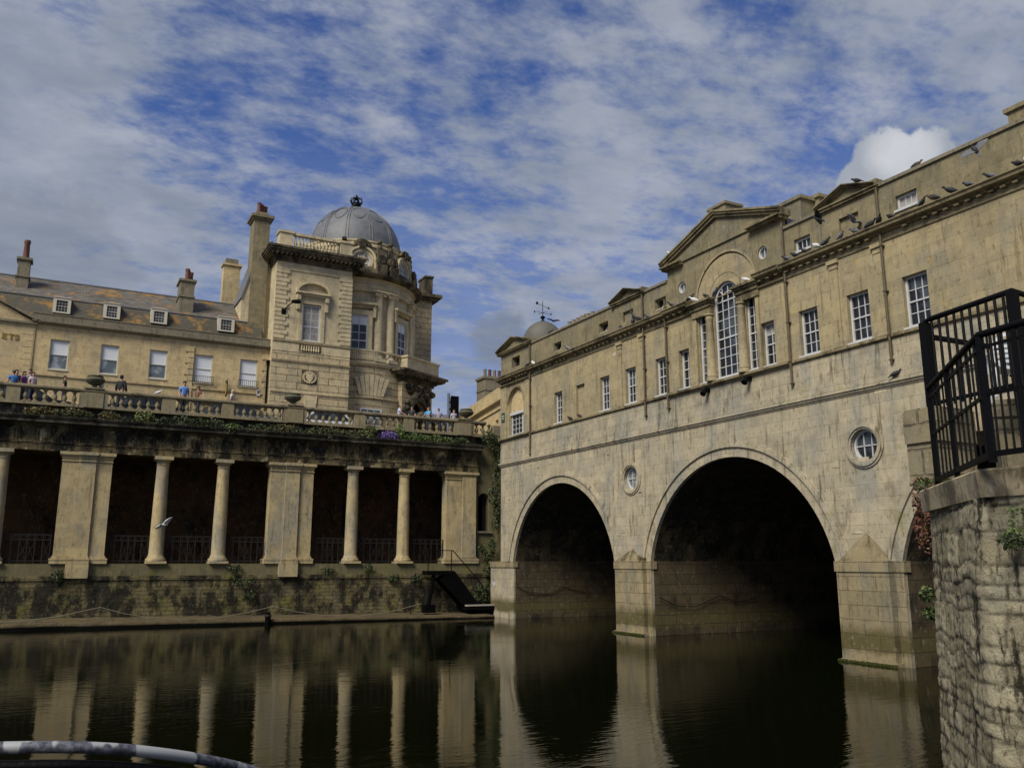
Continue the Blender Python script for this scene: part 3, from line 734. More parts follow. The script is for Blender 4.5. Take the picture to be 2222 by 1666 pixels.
    # stack with four conical pots
    y, z = onX(1322, 672, 31.0)
    p = MB(); p.box(31, 32.6, y - 1.05, y + .75, 17, z); p.box(30.9, 32.7, y - 1.15, y + .85, z, z + .14); ch = p.build('chimney', M['bridge_attic'], bridge)
    for i in range(4):
        q = MB(); q.lathe([(.17, 0), (.13, .55), (.15, .6), (.13, .62), (.0, .95)], (31.8, y + .55 - i * .44, z + .14), 10); q.build('chimney_pot', M['chimpot' if i in (0, 3) else 'palepot'], ch, smooth=True)
    for px, py, nn, X in ((1228, 714, 5, 33.), (1258, 702, 3, 32.)):
        y, z = onX(px, py, X)
        p = MB(); p.box(X, X + 1, y - nn * .6 + .2, y + .4, 17, z); ch = p.build('chimney', M['bridge_attic'], bridge)
        for i in range(nn):
            q = MB(); q.lathe([(.15, 0), (.13, .6), (.16, .62), (.16, .68)], (X + .4, y + .1 - i * .58, z - .02), 10); q.build('chimney_pot', M['palepot'], ch, smooth=True)
    # graffiti-like white mark on the abutment
    y0, z0 = onX(1072, 1266, 27.0)
    p = MB(fb); pts = [(.16, .1), (.14, -.05), (.1, .12), (.06, -.16), (0, .16), (-.03, -.14), (-.10, .14), (-.12, -.02)]
    pts = [(y0 + a * 1.6, z0 + b * 1.9) for a, b in pts]
    for (a, b), (c_, d_) in zip(pts[:-1], pts[1:]): p.plate([(a - .03, b), (a + .03, b), (c_ + .03, d_), (c_ - .03, d_)], [], .002, .006)
    p.build('painted_scrawl', M['white'], bridge, fix=False)
build_bridge()
def repairs():
    rnd = random.Random(8)
    m = MB(fb)
    for k in range(64):
        y, z = rnd.uniform(12, 52), rnd.uniform(3.9, 15.2)
        if any(a > y > b for a, b in ARCH) and z < 9.2: continue
        if 11.6 < z < 14.4: continue
        w, h = rnd.uniform(.25, .6), rnd.choice((.2, .25, .45))
        m = MB(fb); m.box(y, y + w, z, z + h, .001, rnd.uniform(.006, .018)); m.build('repair_block', M['repair'], bridge)
    m = MB(fb)
    for k in range(46):
        y, z = rnd.uniform(12, 52), rnd.uniform(4.2, 11.3)
        if any(a > y > b for a, b in ARCH) and z < 9.2: continue
        w = rnd.uniform(.02, .05); m.box(y, y + w * rnd.choice((1, 1, 5)), z, z + w, .002, .012)
    m.build('putlog_marks', M['darkroom'], bridge)
M['repair'] = stone('repair_stone', (.50, .46, .34), (.33, .31, .24), streak=.5, bumps=.5, mdark=0, bw=.7, bh=.6)
repairs()

# small lead dome with weathervane on the bridge's far corner
def vane_dome():
    x, z = onY(1178, 720, 58.5)
    c = (x, 58.5, 0)
    p = MB(); p.lathe([(1.75, 15.5), (1.75, z - .95), (1.62, z - .9)] + [(1.62 * math.cos(R(a)), z - .9 + 1.75 * math.sin(R(a))) for a in range(5, 86, 8)] + [(0.1, z + .87)], c, 28)
    d = p.build('dome', M['copper'], bridge, smooth=True)
    zt = z + .82
    q = MB(); q.v = []; q.lathe([(.32, 0), (.22, .14), (.1, .2), (.1, .3), (.24, .42), (.26, .5), (.22, .6), (.035, .72), (.035, 2.0), (.0, 2.5)], (x, 58.5, zt), 12)
    q.tube([(x - 1.0, 58.3, zt + 1.0), (x + 1.0, 58.7, zt + 1.0)], .022, 6); q.tube([(x + .2, 57.9, zt + 1.0), (x - .2, 59.1, zt + 1.0)], .022, 6)
    for s_ in (-1, 1): q.box(x + s_ * 1.0 - .06, x + s_ * 1.0 + .06, 58.48, 58.52, zt + .9, zt + 1.1)
    q.tube([(x - .7, 58.5, zt + 1.95), (x + .75, 58.5, zt + 1.6)], .025, 6); q.add([(x + .62, 58.5, zt + 1.78), (x + .62, 58.5, zt + 1.48), (x + .92, 58.5, zt + 1.55)], [(0, 1, 2)])
    q.lathe([(.0, -.2), (.12, -.1), (.14, 0), (.12, .1), (0, .2)], (x - .68, 58.5, zt + 1.98), 8, sq=(1, .3))
    q.v = [Vector((x, 58.5, zt)) + (p - Vector((x, 58.5, zt))) * .78 for p in q.v]
    q.build('weathervane', M['iron'], d, smooth=True)
vane_dome()

# ================================================================== COLONNADE
YC = 55.5
fc = mplane('Y', YC)
colon = thing('colonnade', 'riverside stone colonnade of round columns and broad piers under a blackened entablature', 'colonnade', (12, 55.5, 0))
PER = 11.87
PIERS = [(-23.6, -20.96), (-11.75, -9.1), (.17, 2.78), (11.95, 14.68), (24.08, 26.36)]
COLS = [-18.2, -14.6, -6.3, -2.8, 5.57, 9.09, 17.42, 21.04]
def build_colonnade():
    z0, z1 = 3.52, 9.83
    proto = None
    for i, cx_ in enumerate(COLS):
        if proto is None:
            m = MB()
            m.box(cx_ - .56, cx_ + .56, YC - .56, YC + .56, 3.52, 3.66)
            m.lathe([(.56, 3.66), (.58, 3.72), (.56, 3.8), (.50, 3.83), (.50, 3.87), (.46, 3.9), (.41, 4.1), (.405, 5.5), (.39, 7), (.345, 9.1), (.345, 9.28), (.38, 9.3), (.38, 9.35), (.345, 9.37), (.345, 9.47), (.42, 9.52), (.47, 9.62)], (cx_, YC, 0), 28)
            m.box(cx_ - .52, cx_ + .52, YC - .52, YC + .52, 9.62, 9.825)
            o = m.build('column', M['col'], colon, smooth=True); proto = o
        else:
            o = proto.copy(); C.objects.link(o); o.location = ((cx_ - COLS[0]) * S, 0, 0)
    for a, b in PIERS:
        m = MB(fc)
        w = (b - a) / 3
        mid = (a + b) / 2
        last = a > 20
        m.box(a, b, 3.9, 9.45, -.5, .30)
        if last: m.box(mid + .05, b - .05, 3.9, 9.45, .30, .40)
        else: m.box(mid - .44, mid + .44, 3.9, 9.45, .30, .44)
        for z, h, e in ((3.52, .2, .16), (3.72, .09, .18), (3.81, .06, .11), (3.87, .10, .05)):
            m.box(a - e, b + e, z, z + h - .002, -.55 - e, .30 + e)
            if not last: m.box(mid - .44 - e * .6, mid + .44 + e * .6, z, z + h - .001, .2, .45 + e)
        for z, h, e in ((9.28, .05, .04), (9.45, .12, .03), (9.57, .08, .10), (9.65, .174, .16)):
            m.box(a - e, b + e, z, z + h - .002, -.55 - e, .32 + e)
            if not last: m.box(mid - .44 - e * .6, mid + .44 + e * .6, z, z + h - .001, .2, .47 + e)
        m.build('pier', M['col'], colon)
        if not last:
            k = MB(fc); k.box(mid - .62, mid + .55, 2.72, 3.51, .3, .62); k.build('corbel_block', M['col'], colon)
    E = 26.9
    L0 = -30
    m = MB(fc)
    m.box(L0, 26.5, 9.828, 10.26, -.5, .34); m.box(L0, 26.5, 10.26, 10.34, -.5, .40); m.box(L0, 26.5, 10.34, 11.2, -.5, .31)
    u = L0 + .3; i = 0
    while u < 26.2:
        for k in (-.17, 0, .17): m.box(u + k - .06, u + k + .06, 10.36, 11.16, .31, .36)
        m.box(u - .25, u + .25, 10.2, 10.255, .34, .38)
        u += 1.055 
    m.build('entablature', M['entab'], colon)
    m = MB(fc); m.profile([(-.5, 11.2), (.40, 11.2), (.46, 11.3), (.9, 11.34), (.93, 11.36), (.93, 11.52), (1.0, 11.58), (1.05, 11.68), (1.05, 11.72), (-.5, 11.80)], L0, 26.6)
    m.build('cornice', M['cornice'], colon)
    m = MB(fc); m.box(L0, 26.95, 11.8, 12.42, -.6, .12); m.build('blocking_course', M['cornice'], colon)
    # lower wall
    m = MB(fc); m.box(L0, 28.6, 2.84, 3.52, -4, .34); m.build('plinth_course', M['course'], colon)
    m = MB(fc); m.box(L0, 28.6, 2.6, 2.84, -4, .42); m.box(L0, 28.6, -1, 2.6, -4, .36); m.build('river_wall', M['rubble'], colon)
    # interior
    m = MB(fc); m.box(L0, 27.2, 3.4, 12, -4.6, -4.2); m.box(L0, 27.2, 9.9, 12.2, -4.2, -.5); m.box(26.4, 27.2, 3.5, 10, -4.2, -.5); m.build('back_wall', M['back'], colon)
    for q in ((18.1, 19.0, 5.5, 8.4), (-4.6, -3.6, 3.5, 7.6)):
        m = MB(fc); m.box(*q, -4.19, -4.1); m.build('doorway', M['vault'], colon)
    # end wall beside the bridge, with arched niche
    m = MB(fc)
    nx0, nx1 = onY(1038, 1100, YC - .1)[0], onY(1062, 1100, YC - .1)[0]; nb = onY(1050, 1152, YC)[1]; nt = onY(1050, 1070, YC)[1]
    nc = (nx0 + nx1) / 2; nr = (nx1 - nx0) / 2
    m.plate([(26.38, 3.5), (29.5, 3.5), (29.5, 12.4), (26.38, 12.4)], [[(nx0, nb), (nx1, nb)] + arc(nc, nt - nr, nr, 0, 180, 12)], -.5, .05)
    m.build('end_wall', M['course'], colon)
    m = MB(fc); m.box(nx0 - .15, nx1 + .15, nb - .14, nb, 0, .22); m.build('niche_sill', M['pier'], colon)
    m = MB(fc); m.box(nx0 - .3, nx1 + .3, nb - .3, nt + .3, -.62, -.5); m.build('niche_back', M['darkroom'], colon)
build_colonnade()

# sloping apron and river edge
def apron():
    m = MB()
    n = 90; vs = []
    for i in range(n + 1):
        x = -30 + 56.4 * i / n
        ye = 54.35 - max(0, x + 2) / 26 * 1.9 + .12 * noise.noise(Vector((x * .5, 0, 0)))
        zz = .30 - .005 * x + .05 * noise.noise(Vector((x * 1.3, 2, 0)))
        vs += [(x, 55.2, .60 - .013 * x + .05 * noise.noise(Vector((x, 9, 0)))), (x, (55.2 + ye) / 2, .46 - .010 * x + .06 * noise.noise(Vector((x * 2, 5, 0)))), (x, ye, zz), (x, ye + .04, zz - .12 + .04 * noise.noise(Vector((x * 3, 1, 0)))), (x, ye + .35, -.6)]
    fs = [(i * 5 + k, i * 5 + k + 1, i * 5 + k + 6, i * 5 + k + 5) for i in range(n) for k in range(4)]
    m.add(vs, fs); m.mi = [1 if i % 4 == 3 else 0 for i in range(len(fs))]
    tag(m.build('river_bank', [M['apron'], M['ledge_shade']], fix=False, smooth='all'), kind='structure')  # second material paints shade on the recessed edge face
apron()

# ================================================================== BALUSTRADE
bal = thing('balustrade', 'long weathered stone balustrade with square pedestals on top of the colonnade', 'balustrade', (12, 55.3, 12.4))
YB = 55.25
def build_balustrade():
    fy = mplane('Y', YB)
    X = lambda px: onY(px, 870 + px * .05, YB)[0]
    peds = [(11, 42), (170, 233), (350, 380), (480, 506), (614, 664), (767, 791), (874, 897), (984, 1027), (1068, 1092)]
    pw = [(X(a), X(b)) for a, b in peds]
    left = [(-11.6, -10.4), (-7.0, -6.2), (-4.9, -4.2)]
    pw = left + pw
    m = MB(fy); m.profile([(-.16, 13.32), (.17, 13.32), (.2, 13.36), (.25, 13.38), (.25, 13.47), (.18, 13.54), (-.2, 13.54), (-.26, 13.47), (-.26, 13.38)], -30, 27.05)
    m.build('rail', M['rail'], bal)
    m = MB(fy); m.box(-30, 27.0, 12.4, 12.56, -.2, .2); m.build('base_rail', M['balus'], bal)
    prot = None
    for a, b in pw:
        m = MB(fy); m.box(a, b, 12.562, 13.318, -.2, .2); 
        if b - a > 1.2:
            m.box(a + .25, b - .25, 12.44, 13.318, .2, .26); m.box(a + .22, b - .22, 13.541, 13.62, -.3, .3)
        m.build('pedestal', M['balus'], bal)
    cnt = {3: 8, 4: 7, 5: 6, 6: 7, 7: 7, 8: 5, 9: 6, 10: 3}
    gaps = [(pw[i][1], pw[i + 1][0]) for i in range(len(pw) - 1)]
    for gi, (a, b) in enumerate(gaps):
        n = max(3, round((b - a) / .47))
        for i in range(n):
            x = a + (b - a) * (i + .5) / n
            if prot is None:
                q = MB(); q.box(-.15, .15, -.15, .15, 0, .06)
                q.lathe([(.11, .06), (.12, .1), (.07, .14), (.1, .2), (.142, .3), (.12, .42), (.065, .54), (.07, .58), (.10, .60), (.07, .63), (.095, .7)], (0, 0, 0), 12)
                q.box(-.14, .14, -.14, .14, .7, .757)
                prot = q.build('baluster', M['balus'], bal, smooth=True, loc=(0, 0, 0)); o = prot
            else: o = prot.copy(); C.objects.link(o)
            o.location = (Vector((x, YB, 12.562)) - ORG[bal.name]) * S
            o.rotation_euler = (0, 0, random.choice((0, R(90), R(180))))
build_balustrade()
def urn(px, name_l, mat='urnst'):
    x, _ = onY(px, 850, YB)
    t = thing('urn', name_l, 'urn', (x, YB, 13.62), 'stone urns on the balustrade')
    m = MB(); m.lathe([(r_ * 1.1, z_ * 1.1) for r_, z_ in [(.24, 0), (.24, .05), (.12, .09), (.12, .14), (.3, .22), (.46, .34), (.5, .44), (.46, .54), (.36, .57), (.4, .62), (.4, .66), (.33, .66), (.3, .6), (0, .58)]], (x, YB, 13.62), 24)
    m.build('bowl', M[mat], t, smooth=True)
urn(204, 'dark mossy stone urn on the balustrade beside the man in black, leftmost of three urns')
urn(636, 'stone urn on the balustrade in front of the crested gallery wall, middle of three urns')
urn(1012, 'green weathered stone urn on the balustrade nearest the bridge, rightmost of three urns')

# ================================================================== TERRACED BUILDING (left)
YT = 76.0
ft = mplane('Y', YT)
def L(px, py): return onY(px, py, YT)
def chimney(par, px0, px1, pyb, pyt, Y, depth, mat, pots=(), band=True, potm='chimpot', potr=.2, poth=1.2):
    xa, zt = onY(px0, pyt, Y); xb, _ = onY(px1, pyt, Y); zb = onY(px0, pyb, Y)[1]
    m = MB(); m.box(xa, xb, Y, Y + depth, zb - 1.5, zt - .2)
    m.box(xa - .14, xb + .14, Y - .14, Y + depth + .14, zt - .2, zt)
    if band: m.box(xa - .09, xb + .09, Y - .09, Y + depth + .09, (zt + zb) / 2 - .05, (zt + zb) / 2 + .08)
    o = m.build('chimney', M[mat], par)
    for k, (fx, fy, h) in enumerate(pots):
        q = MB(); q.lathe([(potr * 1.05, 0), (potr * .85, h * .8), (potr * 1.05, h * .84), (potr * 1.0, h), (0, h)], (xa + (xb - xa) * fx, Y + depth * fy, zt), 10)
        q.build('chimney_pot', M[potm], o, smooth=True)
    return o
def terrace():
    t = thing('terraced_building', 'warm stone terrace with lichen covered slate mansard roof and dormer windows', 'building', (4, 76, 12.8))
    x0, x1 = -12.0, 15.95
    zc, zp = 22.2, 23.12
    w1 = [L(*p) for p in ((110.7, 736), (145, 803.8), (221, 746.8), (253.6, 813.3), (326.3, 759), (359.4, 822.8), (423.7, 768), (458.4, 831), (522, 777), (556, 840.4))]
    wins = [(w1[i][0], w1[i + 1][0]) for i in range(0, 10, 2)]
    ax, az = L(-8, 850)
    m = MB(ft)
    m.plate([(x0, 12.7), (x1, 12.7), (x1, zc), (x0, zc)], [rect(a, b, 18.62, 21.08) for a, b in wins], -.4, 0)
    m.build('wall', M['terrace'], t)
    m = MB(ft); m.box(x0, x1 - .1, 12.7, 23, -9, -.42); m.build('leak_stop_box', M['darkroom'], t)  # dark filler box added inside the terrace against light leaks
    for i, (a, b) in enumerate(wins):
        w = window(t, ft, a, b, 18.64, 21.08, d=-.2, nx=1, ny=2, fw=.09, mat='cream', glassm='glasslight', blind=.52 if i < 3 else .97)
        if i > 2:
            g = MB(ft); n = 11
            for k in range(n): g.tube([(a - .1 + (b - a + .2) * k / (n - 1), 18.55, .3), (a - .1 + (b - a + .2) * k / (n - 1), 19.15, .3)], .018, 4)
            for z in (18.6, 19.15): g.tube([(a - .12, z, .3), (b + .12, z, .3)], .025, 4)
            g.tube([(a - .12, 18.6, 0), (a - .12, 18.6, .3)], .025, 4); g.tube([(b + .12, 18.6, 0), (b + .12, 18.6, .3)], .025, 4)
            g.build('window_guard', M['iron'], w)
    # mouldings: plinth band, cornice, parapet
    m = MB(ft); m.box(-2.9, x1, 18.05, 18.22, 0, .12); m.box(-2.9, x1, 15.9, 16.05, 0, .1); m.box(-2.9, x1, 17.2, 17.24, 0, .03); m.build('band_course', M['terrace'], t)
    m = MB(ft); m.profile([(-.3, zc - .05), (.05, zc - .05), (.1, zc + .02), (.35, zc + .1), (.42, zc + .14), (.42, zc + .22), (-.3, zc + .24)], -2.95, x1 + .1); m.build('cornice', M['parapet'], t)
    m = MB(ft); m.box(-2.95, x1 + .05, zc + .24, zp - .08, -.35, .16); m.box(-2.95, x1 + .07, zp - .08, zp, -.38, .2); m.build('parapet', M['parapet'], t)
    # quoins
    for px0, px1 in ((401, 420), (569, 586), (42, 67)):
        a, b = L(px0, 780)[0], L(px1, 780)[0]
        m = MB(ft); z = 16.2; k = 0
        while z < zc - .5:
            m.box(a + (.22 if k % 2 else 0), b, z + .03, z + .47, 0, .11); z += .5; k += 1
        m.build('quoin', M['terrace'], t)
    # pedimented bay at the far left with gilded letters and fan window
    m = MB(ft)
    m.box(x0, L(67, 800)[0], 12.8, zc, .0, .09)
    m.plate([(-12, zc - .02), (-2.75, zc - .02), (-2.75, zc + .1), (-7.2, 24.35), (-12, 22.5)], [], -.3, .12); m.build('pediment_bay', M['terrace'], t)
    m = MB(ft); m.box(-12, -2.5, zc - .12, zc + .04, -.2, .3)
    m.plate([(-2.35, zc + .04), (-2.35, zc + .22), (-7.2, 24.75), (-7.2, 24.52)], [], -.3, .42); m.build('pediment_cornice', M['parapet'], t)
    cx_, cz_ = L(-22, 868)
    m = MB(ft); m.plate(circ(cx_, cz_, 1.75, 36), [circ(cx_, cz_, 1.35, 36)], .085, .2); m.build('arched_surround', M['terrace'], t)
    m = MB(ft); m.plate(circ(cx_, cz_, 1.36, 36), [circ(cx_, cz_, 1.2, 36)], .09, .17)
    for a in range(0, 180, 20): m.tube([(cx_, cz_, .14), (cx_ + 1.25 * math.cos(R(a)), cz_ + 1.25 * math.sin(R(a)), .14)], .04, 4)
    m.plate(circ(cx_, cz_, .7, 24), [circ(cx_, cz_, .62, 24)], .11, .16)
    w = m.build('fan_window', M['cream'], t)
    m = MB(ft); m.plate(circ(cx_, cz_, 1.3, 36), [], .092, .1); m.build('pane', M['glass'], w)
    # letters E T S
    lx, lz = L(4, 734)
    m = MB(ft)
    def bx(u, v, w_, h): m.box(lx + u, lx + u + w_, lz + v, lz + v + h, .1, .16)
    bx(0, 0, .08, .42); bx(0, 0, .28, .07); bx(0, .35, .28, .07); bx(0, .18, .22, .07)
    bx(.40, .35, .36, .07); bx(.54, 0, .08, .42)
    bx(.86, .35, .26, .07); bx(.86, .18, .26, .07); bx(.86, 0, .26, .07); bx(.86, .2, .07, .2); bx(1.05, .02, .07, .2)
    m.build('gilded_letters', M['gold'], t)
    # mansard
    yb = .3                       # depth behind parapet
    brk_z, ridge_z = onY(0, 633, YT + 1.35)[1], onY(0, 595, YT + 5.4)[1]
    m = MB(); X0, X1 = -14, 15.1
    Y0, Y1, Y2 = YT + .35, YT + 1.35, YT + 5.4
    m.add([(X0, Y0, 22.9), (X1, Y0, 22.9), (X1, Y1, brk_z), (X0, Y1, brk_z)], [(0, 1, 2, 3)])
    m.add([(X0, Y1 - .02, brk_z), (X1, Y1 - .02, brk_z), (X1 - .8, Y2, ridge_z), (X0, Y2, ridge_z)], [(0, 1, 2, 3)])
    m.add([(X1, Y0, 22.9), (X1, Y2 + 5, 22.9), (X1 - .8, Y2, ridge_z), (X1, Y1, brk_z)], [(0, 1, 2, 3)])
    m.add([(X0, Y2, ridge_z), (X1 - .8, Y2, ridge_z), (X1, Y2 + 5, 22.9), (X0, Y2 + 5, 22.9)], [(0, 1, 2, 3)])
    m.mi[0] = 1; r_ = m.build('mansard_roof', [M['slate'], M['slatelow']], t, fix=False)
    m = MB(); m.tube([(X0, Y1 - .03, brk_z + .02), (X1, Y1 - .03, brk_z + .02)], .06, 6); m.tube([(X0, Y2, ridge_z + .04), (X1 - .8, Y2, ridge_z + .04)], .09, 6); m.build('lead_roll', M['lead'], r_)
    for (pa, ta, pb) in ((117, 644, 156), (226.5, 656.8, 263), (328.8, 668.3, 364.8), (474.7, 686.6, 510)):
        Yd = YT + .45
        xa, zt = onY(pa, ta, Yd); xb, _ = onY(pb, ta, Yd)
        zb = zt - 1.28
        fd = mplane('Y', Yd)
        m = MB(fd); m.plate(rect(xa, xb, zb, zt), [rect(xa + .24, xb - .24, zb + .12, zt - .22)], -.15, 0)
        m.box(xa, xb, zb, zt, -1.3, -.9); m.box(xa - .04, xb + .04, zt - .001, zt + .07, -1.3, .06); m.box(xa, xa + .06, zb, zt - .002, -1.2, -.15); m.box(xb - .06, xb, zb, zt - .002, -1.2, -.15)
        dm = m.build('dormer_window', M['cream'], r_)
        m = MB(fd)
        for i in range(1, 4): u = xa + .2 + (xb - xa - .4) * i / 4; m.box(u - .009, u + .009, zb + .1, zt - .2, -.12, -.08)
        for i in range(1, 4): v = zb + .1 + (zt - zb - .3) * i / 4; m.box(xa + .2, xb - .2, v - (.02 if i == 2 else .009), v + (.02 if i == 2 else .009), -.12, -.07)
        m.build('sash', M['cream'], dm)
    for (pa, ta, pb) in ((117, 644, 156), (226.5, 656.8, 263), (328.8, 668.3, 364.8), (474.7, 686.6, 510)):
        pass
    g = MB(); 
    for (pa, ta, pb) in ((117, 644, 156), (226.5, 656.8, 263), (328.8, 668.3, 364.8), (474.7, 686.6, 510)):
        Yd = YT + .45; xa, zt = onY(pa, ta, Yd); xb, _ = onY(pb, ta, Yd); zb = zt - 1.28
        q = MB(mplane('Y', Yd)); q.box(xa + .1, xb - .1, zb + .05, zt - .1, -.16, -.125); q.build('dormer_pane', M['glass'], r_)
    # chimneys
    chimney(t, 41, 68, 640, 557, YT + 2.8, 1.1, 'parapet', ((.55, .3, 1.6),), potr=.24)
    chimney(t, 393, 424, 680, 604, YT + 2.0, 2.0, 'parapet', ((.45, .15, 1.05), (.5, .38, 1.1), (.6, .62, 1.15), (.85, .85, 1.2)), potr=.2)
    chimney(t, 487, 523, 680, 570, YT + 6.5, 1.0, 'terrace', (), band=False)
    m = MB(); xa, zt = onY(489, 562, YT + 6.5); xb, _ = onY(521, 562, YT + 6.5); m.box(xa + .1, xb - .1, YT + 6.6, YT + 7.4, zt - .5, zt + .15); m.build('chimney_cap', M['parapet'], t)
    # rainwater pipe
    m = MB(); x = 15.56; m.tube([(x, YT - .35, 20.9), (x, YT - .35, 13)], .10, 6); m.box(x - .15, x + .15, YT - .5, YT - .2, 20.8, 21.1); m.build('rain_pipe', M['iron'], t)
terrace()
def hanging_sign():
    x, z = L(489, 840)
    t = thing('hanging_sign', 'small wrought iron bracket sign hanging between the two guarded windows', 'sign', (x, YT, z))
    m = MB(); m.tube([(x, YT, z + .5), (x, YT - 1.0, z + .5)], .03, 5); m.tube([(x, YT, z + .1), (x, YT - .8, z + .5)], .025, 5); m.build('bracket', M['iron'], t)
    m = MB(); m.box(x - .03, x + .03, YT - 1.0, YT - .25, z - .9, z + .35); m.build('board', M['iron'], t)
    m = MB(); m.box(x - .04, x - .031, YT - .9, YT - .35, z - .75, z + .2); m.build('painted_face', M['gold'], t)
hanging_sign()
def awning():
    a, z = onY(440, 866, 73.5); b, z2 = onY(577, 877, 73.5)
    t = thing('shop_awning', 'pale folded shop awning along the terrace ground floor', 'awning', (a, 74, z))
    m = MB(); m.box(a, b, 73.4, 75.9, z - .1, z + .05); m.build('canvas', M['parapet'], t)
    m = MB(); m.tube([(a, 73.35, z - .05), (b, 73.35, z - .05)], .09, 6); m.build('front_bar', M['white'], t)
awning()
m = MB(); x_, z_ = onY(560, 852, YT); m.box(x_ - .15, x_ + .15, YT - .12, YT, z_ - .28, z_ + .28); m.box(x_ - .08, x_ + .08, YT - .13, YT - .12, z_ - .1, z_ + .14, 1)
tag(m.build('alarm_box', [M['white'], M['leafred']]), 'small white alarm box with red panel on the terrace corner', 'alarm box')

# ================================================================== GALLERY WITH DOME
YG = 75.0
fg = mplane('Y', YG)
def G_(px, py): return onY(px, py, YG)
gal = thing('domed_gallery', 'stone gallery building with balustraded corner wing and round drum under a grey lead dome', 'building', (20, 76, 12.8))
def gallery():
    x0, x1 = 15.72, 22.72
    zt = 30.9
    # wing
    m = MB(fg)
    wx0, wx1 = 18.14, 19.98
    m.plate(rect(x0, x1, 22.72, zt), [rect(wx0 + .08, wx1 - .08, 23.1, 26.6)], -.4, 0)
    m.box(x0, x0 + .4, 12.7, zt, -7.4, -.4)
    m.box(x1 - .4, x1, 12.7, zt, -4, -.4)
    m.build('wing_wall', M['gal'], gal)
    m = MB(fg); m.box(x0 - .03, x1 + .05, 12.7, 22.0, -.4, .05); m.build('rusticated_base', M['rust'], gal)
    m = MB(fg); m.box(x0 + .4, x1 - .4, 12.7, zt, -6.8, -.42); m.build('leak_stop_box', M['darkroom'], gal)  # dark filler box added inside the wing, keeps light from leaking through
    m = MB(fg); m.box(x0 - .04, x1 + .06, 22.0, 22.72, -.4, .08); m.build('plain_band', M['gal'], gal)
    m = MB(fg)
    m.profile([(-.3, 21.0), (.07, 21.0), (.18, 21.08), (.22, 21.2), (-.3, 21.3)], x0 - .05, x1 + .1); m.build('lower_band', M['gal'], gal); m = MB(fg)
    for pr_ in ([(-.3, 22.78), (.04, 22.78), (.16, 22.88), (.2, 23.0), (-.3, 23.02)], [(-.3, 18.2), (.06, 18.2), (.16, 18.26), (.16, 18.42), (-.3, 18.45)], [(-.1, 29.55), (.08, 29.55), (.08, 29.68), (-.1, 29.68)]):
        m = MB(fg); m.profile(pr_, x0 - .02, x1 + .06); m.build('band_course', M['gal'], gal)
    # quoins on wing
    for side in (0, 1):
        m = MB(fg); z = 23.1; k = 0
        while z < 29.4:
            w_ = 1.2 if k % 2 else .95
            if side: m.box(x1 - w_, x1 + .04, z + .02, z + .35, 0, .1)
            else: m.box(x0 - .03, x0 + w_, z + .02, z + .35, 0, .1)
            z += .405; k += 1
        m.box(x0 + .01 if not side else x1 - .9, x0 + .9 if not side else x1 - .01, 23.05, 29.5, -.01, .02)
        m.build('quoin', M['gal'], gal)
    # window with hood
    w = window(gal, fg, wx0 + .08, wx1 - .08, 23.12, 26.55, d=-.2, nx=2, ny=5, fw=.14, bar=.07, mat='white', meeting=True, blind=0)
    b_ = MB(fg)
    for k in range(14):
        u = wx0 + .25 + (wx1 - wx0 - .5) * k / 13; b_.tube([(u, 23.2, -.185), (u, 26.45, -.185)], .05, 5)
    b_.build('net_curtain', M['curtain'], w)
    m = MB(fg)
    m.plate(rect(wx0 - .28, wx1 + .28, 23.05, 26.95), [rect(wx0 + .08, wx1 - .08, 23.1, 26.58)], 0, .12)
    m.box(wx0 - .4, wx1 + .4, 26.95, 27.25, 0, .14); m.box(wx0 - .65, wx1 + .65, 27.45, 27.6, 0, .55); m.box(wx0 - .5, wx1 + .5, 27.25, 27.45, 0, .35)
    cu = (wx0 + wx1) / 2; hw = (wx1 - wx0) / 2 + .65
    rr = 1.72; cz = 27.6 + .95 - rr * 1.0
    a = math.degrees(math.acos(min(1, hw / rr))) if hw < rr else 10
    o_ = arc(cu, 27.6, hw, 0, 180, 20, 1.05); i_ = arc(cu, 27.6, hw - .2, 0, 180, 20, .85)
    m.plate(o_ + i_[::-1], [], 0, .5); m.plate(i_, [], 0, .12)
    for s_ in (-1, 1): m.box(cu + s_ * (hw - .28) - .13, cu + s_ * (hw - .28) + .13, 25.95, 27.25, 0, .3); m.box(cu + s_ * (hw - .28) - .17, cu + s_ * (hw - .28) + .17, 26.85, 27.35, 0, .42)
    m.build('window_hood', M['gal'], gal)
    # little blind balustrade under the window
    m = MB(fg); m.box(wx0 - .1, wx1 + .1, 22.1, 22.72, .081, .09); p = m.build('balustrade_panel', M['galdark'], gal)
    m = MB(); 
    for k in range(8): m.lathe([(.06, 0), (.10, .15), (.05, .35), (.08, .5)], (wx0 + .05 + (wx1 - wx0 - .1) * (k + .5) / 8, YG - .14, 22.15), 8)
    m.build('small_balusters', M['gal'], p, smooth=True)
    # crest
    c0, c1, cz0, cz1 = 18.4, 19.85, 19.15, 20.42
    m = MB(fg); m.box(c0, c1, cz0, cz1, .051, .06); p = m.build('crest_panel', M['galdark'], gal)
    m = MB(fg)
    cu, cv = (c0 + c1) / 2, (cz0 + cz1) / 2
    m.plate([(cu - .35, cv + .4), (cu, cv + .3), (cu + .35, cv + .4), (cu + .32, cv - .1), (cu, cv - .5), (cu - .32, cv - .1)], [], .06, .2)
    for k in range(16):
        a_ = k / 16 * 6.283; m.box(cu + .55 * math.cos(a_) - .09, cu + .55 * math.cos(a_) + .09, cv + .48 * math.sin(a_) - .08, cv + .48 * math.sin(a_) + .08, .06, .15 + .002 * k)
    m.build('carved_shield', M['gal'], p)
    # keystone fan above ground floor
    m = MB(fg); kx = G_(672, 880)[0]
    m.plate([(kx - .35, 15.8), (kx + .35, 15.8), (kx + .62, 18.15), (kx - .62, 18.15)], [], .05, .16); m.build('keystone', M['gal'], gal)
